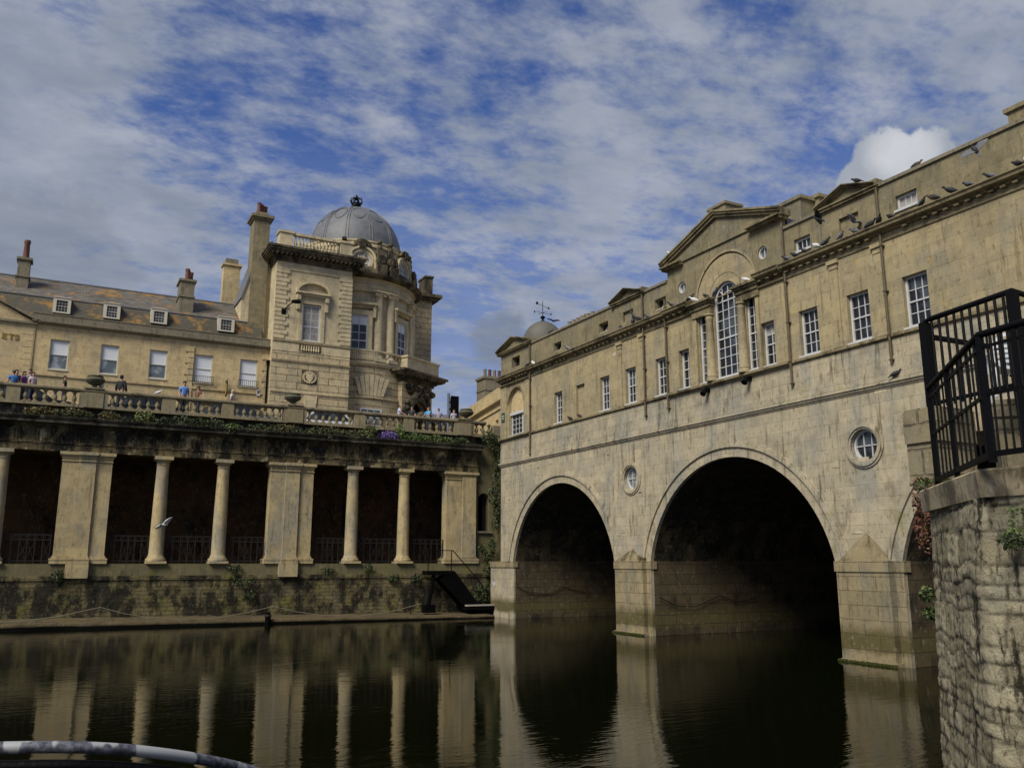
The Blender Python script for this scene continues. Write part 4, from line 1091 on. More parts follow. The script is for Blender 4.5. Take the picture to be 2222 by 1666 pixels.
    # main cornice with modillions, wraps round the left corner
    m = MB(fg)
    for z, h, e in ((30.3, .3, .12), (30.6, .18, .25), (30.95, .16, .85), (31.11, .2, .95), (31.31, .2, 1.05)):
        m.box(x0 - e, x1 + e, z, z + h - .002, -7.4, e)
    u = x0 - .7
    while u < x1 + .8: m.box(u, u + .2, 30.78, 30.95, .1, .8); u += .42
    m.build('cornice', M['galdark'], gal)
    # parapet with balusters
    m = MB(fg)
    m.box(x0 + .1, x0 + 1.3, 31.5, 33.05, -1.1, .05); m.box(x0, x0 + 1.4, 33.05, 33.25, -1.2, .14)
    m.box(x1 - 1.25, x1 - .1, 31.5, 33.0, -1.1, .05); m.box(x1 - 1.35, x1, 33.0, 33.2, -1.2, .14)
    m.box(x0 + 1.3, x1 - 1.25, 31.5, 31.85, -.3, 0); m.box(x0 + 1.3, x1 - 1.25, 32.95, 33.2, -.35, .05)
    pp = m.build('parapet', M['gal'], gal)
    m = MB(); n = 13
    for k in range(n):
        xx = x0 + 1.42 + (x1 - x0 - 2.8) * (k + .5) / n
        m.lathe([(.09, 0), (.13, .25), (.16, .38), (.08, .7), (.08, .85), (.13, 1.1)], (xx, YG + .15, 31.85), 8)
    m.build('parapet_balusters', M['gal'], pp, smooth=True)
    # left flank with raking top and chimney stack
    xs = x0 - .02
    m = MB(mplane('X', xs))
    xa = G_(524, 640)[0]
    m = MB(); m.add([(14.4, 78, 23.0), (14.4, 78, 31.0), (14.4, 83.5, 26.5), (14.4, 83.5, 23)], [(0, 1, 2, 3)]); 
    m = MB()
    Yf = 77.4
    pA = onY(525, 640, Yf); pB = onY(560, 555, Yf); pC = onY(592, 500, Yf)
    m.v = []
    m2 = MB(mplane('Y', Yf)); m2.plate([(pA[0], 22.5), (15.74, 22.5), (15.74, 33.0), (pB[0] + .3, 32.2), (pB[0], pB[1]), (pA[0], pA[1] - .3)], [], -4.5, 0); fl = m2.build('flank_wall', M['gal'], gal)
    m2 = MB(mplane('Y', Yf)); m2.plate([(pA[0] - .12, pA[1] - .3), (pA[0] + .0, pA[1] - .35), (pB[0] + .0, pB[1]), (pB[0] - .12, pB[1] + .05)], [], -4.6, .1); m2.build('flank_coping', M['lead'], fl)
    xa, zt_ = onY(553, 470, Yf - .3); xb, _ = onY(590, 470, Yf - .3)
    m = MB(); m.box(xa, xb - .1, Yf - .3, Yf + 1.6, 22, zt_); m.box(xa - .3, xb + .2, Yf - .6, Yf + 1.9, zt_, zt_ + .25); m.box(xa - .15, xb + .05, Yf - .45, Yf + 1.7, zt_ - .2, zt_); m.box(xa + .15, xb - .2, Yf, Yf + 1.5, zt_ + .25, zt_ + .7)
    ch = m.build('chimney', M['bridge_attic'], gal)
    for k in range(4):
        q = MB(); q.lathe([(.2, 0), (.16, .8), (.2, .84), (.2, .95), (0, .95)], (xa + .45 + k * .26, Yf + .3 + k * .3, zt_ + .7 + (0 if k < 3 else .1)), 10); q.build('chimney_pot', M['chimpot'], ch, smooth=True)
    m = MB(); m.box(x0 - .08, 16, Yf - 1.2, Yf, 22, 31); 
gallery()

DC = (24.45, 80.3)          # drum axis
def drum():
    cx_, cy_ = DC
    def P(prof, name, mat, r_par=gal, n=64, smooth=True):
        m = MB(); m.lathe(prof, (cx_, cy_, 0), n); return m.build(name, M[mat], r_par, smooth=smooth)
    P([(6.15, 12.7), (6.15, 18.2), (6.3, 18.25), (6.3, 18.45), (6.15, 18.5), (6.15, 21.2)], 'ground_storey', 'rust')
    P([(6.2, 21.2), (6.35, 21.3), (6.45, 21.5), (6.45, 21.65), (6.1, 21.7), (6.1, 21.9)], 'string_course', 'gal')
    P([(5.75, 21.6), (5.75, 28.65)], 'drum_wall', 'gal')
    P([(5.95, 28.4), (6.05, 28.45), (6.05, 28.75), (6.12, 28.8), (6.12, 29.1), (6.0, 29.15), (6.0, 29.5), (6.15, 29.55), (6.15, 29.62), (6.25, 29.65)], 'entablature', 'gal')
    P([(5.9, 29.6), (6.3, 29.66), (6.35, 29.72), (6.75, 29.78), (6.85, 29.85), (6.9, 30.02), (6.5, 30.15), (6.2, 30.2), (5.9, 30.95)], 'cornice', 'galdark')
    P([(5.45, 30.0), (5.45, 33.0), (5.3, 33.05)], 'attic_drum', 'gal')
    P([(5.4, 32.95), (5.6, 33.0), (5.62, 33.12), (5.5, 33.2), (5.25, 33.25), (5.2, 33.6), (5.3, 33.62), (5.3, 33.75), (4.95, 33.8)], 'attic_cornice', 'gal')
    # dome
    rd, zb, zh = 4.62, 33.75, 5.15
    prof = [(rd, zb)] + [(rd * math.cos(R(a)), zb + zh * math.sin(R(a))) for a in range(4, 90, 5)] + [(.35, zb + zh + .02)]
    dome = P(prof, 'dome', 'lead')
    ribs = MB()
    for k in range(12):
        a = R(k * 30 + 3)
        for off in (-.03, .03):
            pts = [(cx_ + (rd + .03) * math.cos(R(e)) * math.cos(a + off), cy_ + (rd + .03) * math.cos(R(e)) * math.sin(a + off), zb + (zh + .03) * math.sin(R(e))) for e in range(0, 84, 7)]
            ribs.tube(pts, .03, 5)
    ribs.build('lead_ribs', M['lead'], dome, smooth=True)
    for k in range(12):
        a = R(k * 30 + 18); ring = []
        for j in range(25):
            w = j / 24 * 6.283; da = .17 * math.cos(w); e = R(43) + .20 * math.sin(w)
            aa = a + da / max(.3, math.cos(e)) * .75
            ring.append((cx_ + (rd + .03) * math.cos(e) * math.cos(aa), cy_ + (rd + .03) * math.cos(e) * math.sin(aa), zb + (zh + .03) * math.sin(e)))
        q = MB(); q.tube(ring, .03, 5, cap=False); q.build('dome_medallion', M['lead'], dome, smooth=True)
    # crown finial
    zc = zb + zh
    q = MB(); q.lathe([(.5, -.05), (.42, .12), (.42, .3), (.68, .36), (.72, .5), (.66, .62), (.66, .78), (.72, .82), (.72, .92), (.62, .95), (.62, .7)], (cx_, cy_, zc), 20)
    for k in range(8):
        a = R(k * 45); c, s = math.cos(a), math.sin(a)
        q.tube([(cx_ + .66 * c, cy_ + .66 * s, zc + .9), (cx_ + .9 * c, cy_ + .9 * s, zc + 1.3), (cx_ + .78 * c, cy_ + .78 * s, zc + 1.7), (cx_ + .35 * c, cy_ + .35 * s, zc + 1.75), (cx_, cy_, zc + 1.5)], .08, 6)
        if k % 2 == 0: q.box(cx_ + .7 * c - .1, cx_ + .7 * c + .1, cy_ + .7 * s - .1, cy_ + .7 * s + .1, zc + .95, zc + 1.25)
    q.lathe([(0, -.2), (.18, -.1), (.2, 0), (.12, .16), (0, .2)], (cx_, cy_, zc + 1.85), 10); q.box(cx_ - .05, cx_ + .05, cy_ - .04, cy_ + .04, zc + 1.9, zc + 2.35); q.box(cx_ - .16, cx_ + .16, cy_ - .04, cy_ + .04, zc + 2.1, zc + 2.2)
    q.v = [Vector((cx_, cy_, zc)) + (p - Vector((cx_, cy_, zc))) * .70 for p in q.v]
    q.build('crown_finial', M['iron'], dome, smooth=True)
    # things placed on the drum by angle (0 = facing the river, -Y; + towards the bridge)
    def frame(ang, r): 
        a = R(ang); return mrot((cx_ + r * math.sin(a), cy_ - r * math.cos(a), 0), a)
    for ang in (8, 20.6, 55, 67.5, -27, -40, 102, 115):
        a = R(ang); x, y = cx_ + 5.9 * math.sin(a), cy_ - 5.9 * math.cos(a)
        q = MB(); q.lathe([(.52, 22.0), (.52, 22.15), (.44, 22.25), (.40, 22.4), (.40, 24), (.35, 27.9), (.35, 28.0), (.5, 28.15), (.55, 28.3), (.5, 28.4)], (x, y, 0), 16)
        q.build('column', M['gal'], gal, smooth=True)
        q = MB(frame(ang, 6.0)); 
        for s_ in (-.38, .38): q.lathe([(.0, -.1), (.19, -.1), (.19, .1), (0, .1)], (s_, 28.2, .25), 10)
        q.box(-.6, .6, 28.38, 28.5, -.3, .5); q.build('capital', M['gal'], gal)
        q = MB(frame(ang, 6.0)); q.box(-.55, .55, 21.7, 22.0, -.4, .5); q.build('column_base', M['gal'], gal)
    for ang, ww in ((-10, 1.6), (37, 1.5), (85, 1.5)):
        f = frame(ang, 5.72)
        w = window(gal, f, -ww / 2, ww / 2, 22.0, 26.1, d=.06, nx=2, ny=5, fw=.14, bar=.07, mat='white', sill=False, blind=.2)
        m = MB(f)
        m.plate(rect(-ww / 2 - .4, ww / 2 + .4, 21.9, 26.55), [rect(-ww / 2, ww / 2, 21.95, 26.12)], -.2, .25)
        m.box(-ww / 2 - .5, ww / 2 + .5, 26.8, 27.05, -.2, .3); m.box(-ww / 2 - .75, ww / 2 + .75, 27.05, 27.25, -.2, .65)
        for s_ in (-1, 1): m.box(s_ * (ww / 2 + .55) - .14, s_ * (ww / 2 + .55) + .14, 25.9, 27.05, -.1, .42)
        m.build('window_surround', M['gal'], gal)
    for ang in (-10, 42, 90):
        f = frame(ang, 5.40)
        m = MB(f); m.plate(circ(0, 31.55, 1.15, 32), [circ(0, 31.55, .86, 32)], -.2, .28)
        m.plate([(1.15, 30.2), (1.4, 30.2), (1.4, 31.55)] + arc(0, 31.55, 1.4, 0, 180, 18)[1:] + [(-1.4, 30.2), (-1.15, 30.2)] + arc(0, 31.55, 1.18, 180, 0, 18), [], -.2, .42)
        m.build('round_window_surround', M['gal'], gal)
        m = MB(f); m.plate(circ(0, 31.55, .88, 32), [circ(0, 31.55, .74, 32)], .0, .16)
        for u in (-.27, .27): m.box(u - .04, u + .04, 30.85, 32.25, .03, .12); m.box(-.74, .74, 31.55 + u - .04, 31.55 + u + .04, .035, .115)
        w = m.build('round_window', M['white'], gal)
        m = MB(f); m.plate(circ(0, 31.55, .87, 32), [], -.05, .02); m.build('pane', M['curtain'], w)
        m = MB(f); m.plate(arc(0, 32.6, 1.0, 20, 160, 14) + arc(0, 32.6, .7, 160, 20, 14), [], .2, .5); m.box(-.28, .28, 32.75, 33.5, .1, .6); m.build('carved_key', M['galdark'], gal)
    for ang in (8, 20.6, 60, 72, -27):
        f = frame(ang, 5.5)
        # scroll consoles and ball finials
        m = MB(f); m.lathe([(0, -.2), (.55, -.2), (.55, .2), (0, .2)], (0, 31.6, .55), 14); m.lathe([(0, -.25), (.28, -.25), (.28, .25), (0, .25)], (0, 31.6, .6), 10)
        m.box(-.5, .5, 30.0, 31.15, 0, .9); m.box(-.3, .3, 32.0, 33.0, 0, .3)
        m.build('scroll_console', M['galdark'], gal, smooth=True)
        a = R(ang); x, y = cx_ + 5.6 * math.sin(a), cy_ - 5.6 * math.cos(a)
        q = MB(); q.lathe([(.25, 32.95), (.25, 33.2), (.1, 33.28), (.1, 33.4), (.22, 33.5), (.25, 33.62), (.18, 33.78), (0, 33.85)], (x, y, 0), 12); q.build('ball_finial', M['galdark'], gal, smooth=True)
    # balcony balustrade at first floor
    m = MB(); m.lathe([(6.25, 22.55), (6.4, 22.6), (6.4, 22.75), (6.25, 22.78)], (cx_, cy_, 0), 40, R(-110), R(-50)); bp = m.build('balcony_rail', M['gal'], gal)
    m = MB()
    for k in range(16):
        a = R(-106 + k * 1.5); m.lathe([(.08, 0), (.14, .25), (.06, .55), (.1, .8)], (cx_ + 6.3 * math.cos(a), cy_ + 6.3 * math.sin(a), 21.75), 7)
    m.build('balcony_balusters', M['gal'], bp, smooth=True)
    # ground-floor window with fanned lintel
    f = frame(2, 6.17)
    window(gal, f, -1.05, 1.05, 13.5, 17.3, d=.0, nx=3, ny=5, fw=.14, bar=.07, mat='white', sill=False, glassm='glasslight')
    m = MB(f)
    for k in range(-3, 4):
        m.plate([(k * .34 - .15, 18.5), (k * .34 + .15, 18.5), (k * .5 + .21, 20.5 - abs(k) * .12), (k * .5 - .21, 20.5 - abs(k) * .12)], [], .0, .08 + .002 * k)
    m.build('fanned_lintel', M['gal'], gal)
    # rusticated wing behind (along the bridge street)
    xa, _ = onY(914, 700, 84); xb, _ = onY(936.5, 700, 84); zt = onY(930, 648, 84)[1]
    m = MB(); m.box(xa - 2, xb, 84, 96, 12.7, zt); m.build('rear_wing', M['rust'], gal)
    m = MB(); m.box(xa - 2, xb + .9, 83.2, 97, zt, zt + .35); m.box(xa - 2, xb + .6, 83.5, 97, zt - .3, zt); m.box(xa + .4, xb + .05, 84, 86, zt + .35, zt + 2.4); m.box(xa + .3, xb + .15, 83.9, 86.1, zt + 2.4, zt + 2.6); m.build('rear_cornice', M['galdark'], gal)
    # entrance bay, turned towards the bridge
    ax, ay = 0, 0
    p0 = onY(872, 850, 74.6); ang = R(30)
    org = (p0[0], 74.6, 0)
    fe = mrot(org, ang)
    # width: hits px 946
    W = 4.6
    zc0, zc1 = 20.55, 21.35
    m = MB(fe)
    m.plate([(0, 12.7), (W, 12.7), (W, zc0), (0, zc0)], [[(W / 2 - .9, 12.71), (W / 2 + 1.15, 12.71)] + arc(W / 2 + .12, 17.6, 1.02, 0, 180, 16)], -.5, 0)
    m.box(0, .5, 12.7, zc0, -4, -.5); m.box(W - .4, W, 12.7, zc0, -4, -.5); m.box(.5, W - .4, 12.7, zc0, -1.9, -1.6)
    m.build('entrance_bay', M['rust'], gal)
    m = MB(fe)
    for z, h, e in ((20.3, .25, .15), (20.55, .2, .35), (20.86, .2, .95), (21.06, .22, 1.15)): m.box(-e, W + e, z, z + h - .002, -4, e)
    u = -.8
    while u < W + .8: m.box(u, u + .2, 20.72, 20.86, .1, .9); u += .45
    m.build('entrance_cornice', M['galdark'], gal)
    m = MB(fe); m.box(.1, W + .4, 21.28, 22.55, -3.5, .5); m.box(0, W + .5, 22.55, 22.75, -3.6, .6); m.build('entrance_parapet', M['gal'], gal)
    # carved figures and broken pediment over the door
    m = MB(fe)
    m.plate(arc(W / 2 + .12, 17.6, 1.02, 0, 180, 16) + arc(W / 2 + .12, 17.6, 1.4, 180, 0, 16), [], 0, .3)
    rnd = random.Random(4)
    for k in range(34):
        u = rnd.choice((rnd.uniform(.15, 1.3), rnd.uniform(W - 1.2, W - .1), rnd.uniform(1.2, 3.4))); v = rnd.uniform(18.2, 20.2) if .9 < u < 3.6 else rnd.uniform(16.4, 20.1)
        if abs(u - W / 2) < 1.1 and v < 18.9: v = 19.4
        r_ = rnd.uniform(.16, .36); m.lathe([(0, -r_), (r_ * .7, -r_ * .7), (r_, 0), (r_ * .7, r_ * .7), (0, r_)], (u, v, rnd.uniform(.0, .25)), 7)
    m.build('door_carving', M['galdark'], gal, smooth=True)
    m = MB(fe)
    hc = W / 2 - .1
    m.plate([(hc - 1.9, 15.9), (hc, 17.3), (hc, 17.6), (hc - 1.9, 16.2)], [], 0, 1.3); m.plate([(hc + 1.9, 15.9), (hc, 17.3), (hc, 17.6), (hc + 1.9, 16.2)], [], 0, 1.3)
    m.build('door_pediment', M['galdark'], gal)
    m = MB(fe)
    for u in (hc - 1.3, hc + 1.3): m.lathe([(.3, 12.7), (.3, 13), (.24, 13.1), (.22, 15.6), (.32, 15.9)], (u, 0, 0), 12) if False else m.box(u - .25, u + .25, 12.7, 15.95, .1, .7)
    m.build('door_jamb', M['gal'], gal)
    m = MB(fe); m.box(.45, W - .45, 12.7, 18.9, -1.2, -.9); m.build('door_recess', M['darkroom'], gal)
ZOOM[0] = 1.030
drum()
ZOOM[0] = 1
def wing_lamp():
    x, z = G_(617, 676)
    t = thing('wall_lamp', 'black floodlight lamp sticking out from the left quoins of the gallery wing', 'lamp', (x, YG, z))
    m = MB(); m.box(x - .28, x + .12, YG - .12, YG - .1, z - .3, z + .25); m.tube([(x - .05, YG - .1, z), (x + .15, YG - .8, z + .4), (x + .55, YG - 1.0, z + .7)], .06, 6); m.build('bracket', M['iron'], t)
    m = MB(); m.lathe([(0, -.14), (.3, -.1), (.36, 0), (.25, .14), (0, .18)], (x + .75, YG - 1.1, z + .72), 12, sq=(1.3, 1)); m.build('lamp_head', M['iron'], t, smooth=True)
wing_lamp()

# ================================================================== FAR STREET
def far_street():
    # terrace receding beyond the bridge end, facade turned a little from the bridge line
    t = thing('far_terrace', 'pale far terrace with tall chimney stack and clay pots beyond the bridge end', 'building', (34, 76, 12.8))
    ang = R(90 - 10.6)
    r0 = ray(1090, 900); k = 66 / r0.y; o = Vector((r0.x * k, 66, 0))
    f = lambda u, v, d: o + Vector((math.cos(ang) * u - math.sin(ang) * d, math.sin(ang) * u + math.cos(ang) * d, v))
    z1 = onY(1090, 868, 66)[1]
    m = MB(f); 
    wl = [rect(a, a + 1.0, z1 - 3.7, z1 - 1.5) for a in (1.2, 3.9, 6.6, 10.5, 13.5, 17, 21, 25)] 
    m.plate(rect(-4, 34, 12.7, z1), wl, -.4, 0); m.box(-4, 34, 12.7, z1, -9, -.7); m.build('wall', M['terrace'], t)
    m = MB(f); m.box(-4, 34, z1, z1 + .3, -1, .35); m.box(-4, 34, z1 + .3, z1 + 1.3, -.4, .1); m.box(-4, 34, z1 - .7, z1 - .5, -.1, .12); m.build('cornice', M['terrace'], t)
    for r_ in wl:
        w = MB(f); a, b = r_[0][0], r_[1][0]; w.plate(rect(a, b, r_[0][1], r_[2][1]), [rect(a + .08, b - .08, r_[0][1] + .08, r_[2][1] - .08)], -.3, -.2); w.box(a, b, r_[0][1] + 1.05, r_[0][1] + 1.13, -.29, -.19)
        q = w.build('window', M['cream'], t); w = MB(f); w.box(a, b, r_[0][1], r_[2][1], -.36, -.3); w.build('pane', M['glass'], q)
    ce, zt = onY(1053, 815, 78); ce2 = onY(1088, 815, 78)[0]
    m = MB(); m.box(ce, ce2 + 2, 78, 80, 14, zt); m.box(ce - .15, ce2 + 2.1, 77.9, 80.1, zt - .25, zt); m.box(ce - .08, ce2 + 2, 77.93, 80, zt - 1.5, zt - 1.35); ch = m.build('chimney', M['parapet'], t)
    for i in range(5):
        q = MB(); q.lathe([(.19, 0), (.16, .8), (.19, .85), (.19, .92), (0, .92)], (ce + .45 + i * .56, 79, zt), 10); q.build('chimney_pot', M['chimpot' if i % 2 else 'palepot'], ch, smooth=True)
    m = MB(); a, z = onY(1062, 893, 80)
    m.add([(a, 80, z - 3), (a + 6, 80, z - 1), (a + 6, 80, zt - 2.2), (a, 80, z - 1.)], [(0, 1, 2, 3)]); m.build('gable', M['parapet'], t, fix=False)
    b_ = thing('slate_house', 'low dark slate roofed house closing the street beyond the gallery', 'building', (31, 104, 12.8))
    xa, z = onY(945, 889, 104); xb, _ = onY(1035, 893, 104)
    m = MB(); m.add([(xa, 104, z - 3.2), (xb, 104, z - 3.2), (xb, 107, z), (xa, 107, z)], [(0, 1, 2, 3)]); m.build('roof', M['lead'], b_, fix=False)
    m = MB(); m.box(xa, xb, 104.3, 110, 12.5, z - 3.2); m.build('wall', M['parapet'], b_)
far_street()
def traffic_light():
    x, zt = onY(984, 860, 60.5)
    t = thing('traffic_light', 'black traffic light with grey pole seen from behind above the balustrade', 'traffic light', (x - .5, 60.5, 12.8))
    m = MB(); m.tube([(x - .42, 60.5, 12.8), (x - .42, 60.5, zt + .2)], .11, 10); m.build('pole', M['lead'], t)
    m = MB(); m.box(x - .3, x + .38, 60.3, 60.36, zt - 1.9, zt); m.box(x - .22, x + .3, 60.36, 60.62, zt - 1.8, zt - .1); m.build('backing_board', M['iron'], t)
    for k in range(3):
        m = MB(); m.lathe([(.19, 0), (.17, .3)], (0, 0, 0), 12); m.v = [Vector((x + .04 + v.x, 60.62 + v.z, zt - .4 - k * .55 + v.y)) for v in m.v]; m.build('lens_hood', M['iron'], t)
traffic_light()
m = MB(fb); y_, z_ = onX(1094, 906, 27); m.box(y_ - .22, y_ + .22, z_ - .33, z_ + .33, .07, .10)
m.box(y_ - .15, y_ + .15, z_ + .05, z_ + .12, .1, .104, 1); m.box(y_ - .15, y_ + .12, z_ - .12, z_ - .05, .1, .104, 1)
tag(m.build('wall_plaque', [M['signgreen'], M['cream']]), 'small green plaque beside the arched window on the bridge end', 'plaque')

# ================================================================== IRON RAILINGS BETWEEN THE COLUMNS
def railings():
    spans = [(-14.1, -12.1), (-8.9, -6.8), (-5.8, -3.3), (-2.3, .0), (2.95, 5.1), (6.05, 8.6), (9.6, 11.8), (14.85, 16.95), (17.9, 20.55), (21.5, 24.0)]
    where = ['far left, cut by the photo edge', 'leftmost opening', 'second opening', 'third opening', 'fourth opening', 'fifth opening']
    labs = {3: 'rusty iron railing with crossed panels in the leftmost colonnade opening', 4: 'iron railing between left broad pier and its first round column',
            5: 'iron railing between the pair of round columns left of the middle pier', 6: 'iron railing between round column and left side of the middle broad pier',
            7: 'iron railing right of the middle broad pier, before the first column', 8: 'iron railing between the two columns nearest the bridge',
            9: 'iron railing between last column and end pier, behind the steps',
            0: 'iron railing out at the far left end of the colonnade', 1: 'iron railing left of the photo edge beside a broad pier', 2: 'iron railing between columns left of the photo edge'}
    for i, (a, b) in enumerate(spans):
        if i < 3: continue
        t = thing('iron_railing', labs[i], 'railing', (a, YC, 3.54), 'iron railings between the columns')
        f = mplane('Y', YC + .1)
        m = MB(f)
        zt, zb = 5.12, 3.68
        for z in (zt, zt - .28, zb): m.box(a, b, z - .025, z + .025, -.02, .02)
        n = 6
        for k in range(n + 1):
            u = a + (b - a) * k / n; m.box(u - .022, u + .022, 3.54, zt + .02, -.022, .022)
        for k in range(n * 2):
            u = a + (b - a) * (k + .5) / (n * 2); m.box(u - .01, u + .01, zt - .28, zt, -.01, .01)
        m.build('frame', M['ironrust'], t)
        m = MB(f)
        for k in (0, 2, 3, 5):
            u0, u1 = a + (b - a) * k / n, a + (b - a) * (k + 1) / n
            u1 = u0 + (b - a) / n
            m.tube([(u0, zb, 0), (u1, zt - .28, 0)], .016, 4); m.tube([(u1, zb, 0), (u0, zt - .28, 0)], .016, 4)
        m.build('cross_bars', M['ironrust'], t)
        m = MB(f)
        cu = (a + b) / 2; m.tube([(cu + .16 * math.cos(w / 12 * 6.283), (zb + zt - .28) / 2 + .16 * math.sin(w / 12 * 6.283), 0) for w in range(13)], .016, 4); m.build('ring', M['ironrust'], t)
railings()

# ================================================================== RIVER STEPS
def steps():
    Ys = 54.4
    P = lambda px, py: onY(px, py, Ys)
    t = thing('river_steps', 'black iron steps with thin handrail running down the river wall beside the bridge', 'steps', (P(990, 1300)[0], Ys, .5))
    f = mplane('Y', Ys)
    (ax, az), (bx_, bz) = P(922, 1238), P(1034, 1318)
    (cx_, cz) = P(978, 1236)
    m = MB(f); m.box(ax, cx_, az - .28, az, -.5, .5); m.build('landing', M['blacktimber'], t)
    m = MB(f)
    for d in (-.45, .4): m.plate([(cx_ - .2, az - .02), (cx_ + .1, az - .02), (bx_ + .15, bz), (bx_ - .9, bz - .1), (cx_ - 1.0, az - .6)], [], d, d + .08)
    m.build('stringer', M['blacktimber'], t)
    for k in range(9):
        u = cx_ + (bx_ - cx_) * (k + .5) / 9; z = az + (bz - az) * (k + .5) / 9
        m = MB(f); m.box(u - .24, u + .16, z - .12, z - .06, -.37, .4); m.build('tread', M['blacktimber'], t)
    m = MB(f)
    h0 = P(948, 1194); h1 = P(977, 1194); h2 = P(1042, 1270)
    m.tube([(h0[0] - .8, h0[1], .45), (h1[0], h1[1], .45), (h2[0], h2[1], .45), (h2[0], h2[1] - .35, .45)], .035, 6)
    m.tube([(h1[0] - .1, h1[1], .45), (h1[0] - .1, az, .45)], .035, 6); m.tube([(h0[0] - .8, h0[1], .45), (h0[0] - .8, az, .45)], .035, 6)
    m.build('handrail', M['iron'], t)
    m = MB(f); u = P(930, 1260)[0]; m.tube([(u + .25, az - .2, .3), (u - .15, .75, .35)], .14, 8); m.box(u - .5, u + .3, .35, .85, .1, .6); m.build('prop', M['blacktimber'], t)
    # landing stage at water level with pale worn plank
    s_ = thing('landing_stage', 'black timber landing stage with worn pale plank at the foot of the steps', 'landing stage', (P(1037, 1318)[0], Ys, 0))
    a, z = P(1002, 1312); b = P(1071, 1312)[0]
    m = MB(f); m.box(a, b, z - .3, z - .05, -.8, .9); m.box(a + .7, b - .3, -.8, z - .3, -.6, .75); m.build('frame', M['blacktimber'], s_)
    m = MB(f); m.box(a, b, z - .05, z + .03, .5, .92); m.build('plank', M['wood'], s_)
steps()
def mooring(px, pt, pb, lab, w=.17):
    Yp = 53.3
    x, zt = onY(px, pt, Yp)
    t = thing('mooring_post', lab, 'post', (x, Yp, 0))
    m = MB(); m.lathe([(w * .9, -.8), (w, .2), (w, zt - .15), (w * .8, zt - .05), (w * .5, zt)], (x, Yp, 0), 10); m.build('stake', M['blacktimber'], t)
    m = MB(); m.lathe([(w * 1.15, zt * .62), (w * 1.25, zt * .66), (w * 1.25, zt * .76), (w * 1.15, zt * .8)], (x, Yp, 0), 10); m.build('collar', M['ironrust'], t)
mooring(582, 1328, 1362, 'short black timber mooring post standing at the water edge below the middle pier')
m = MB(); x_, z_ = onY(891, 1304, 54); m.tube([(x_, 54, z_), (x_ + .02, 54, .3)], .05, 6); m.box(x_ - .09, x_ + .09, 53.95, 54.05, z_ - .02, z_ + .05)
tag(m.build('iron_stake', M['ironrust']), 'thin rusty stake with a cap standing on the river edge left of the steps', 'stake')
def rope(pts, lab, Y=None, X=None, r=.018):
    P = [(onY(x, y, Y) if Y else onX(x, y, X)) for x, y in pts]
    P = [Vector((p[0], Y, p[1])) if Y else Vector((X, p[0], p[1])) for p in P]
    out = []
    for i in range(len(P) - 1):
        for k in range(6): out.append(P[i].lerp(P[i + 1], k / 6))
    out.append(P[-1])
    m = MB(); m.tube(out, r, 5); tag(m.build('mooring_rope', M['rope'] if Y else M['iron'], smooth=True), lab, 'rope', 'ropes hung along the river walls')
rope([(-60, 1352), (40, 1347), (120, 1338), (218, 1317)], 'pale slack rope on the river wall at the left edge of the photo', Y=53.9)
rope([(218, 1317), (270, 1331), (330, 1340), (400, 1343), (470, 1340), (540, 1328), (592, 1315)], 'long pale sagging rope on the river wall left of the mooring post', Y=53.9)
rope([(592, 1315), (640, 1326), (700, 1335), (780, 1336), (850, 1326), (915, 1309)], 'pale sagging rope on the river wall between mooring post and steps', Y=53.9)
def rope_in(ya, pts, lab, dx=0):
    # chain hung on the tunnel wall at Y = ya
    P = []
    for px, py in pts:
        x, z = onY(px, py, ya); P.append(Vector((x, ya, z)))
    m = MB(); m.tube(P, .02, 5); tag(m.build('safety_chain', M['iron'], smooth=True), lab, 'chain', 'chains hung inside the arches')
rope_in(50.68, [(1122, 1273), (1145, 1284), (1175, 1288), (1195, 1287), (1225, 1272), (1243, 1279), (1270, 1285)], 'dark sagging chain on the inside wall of the left arch')
rope_in(35.8, [(1430, 1295), (1470, 1315), (1510, 1316), (1562, 1292), (1600, 1306), (1640, 1298)], 'dark sagging chain on the inside wall of the middle arch')

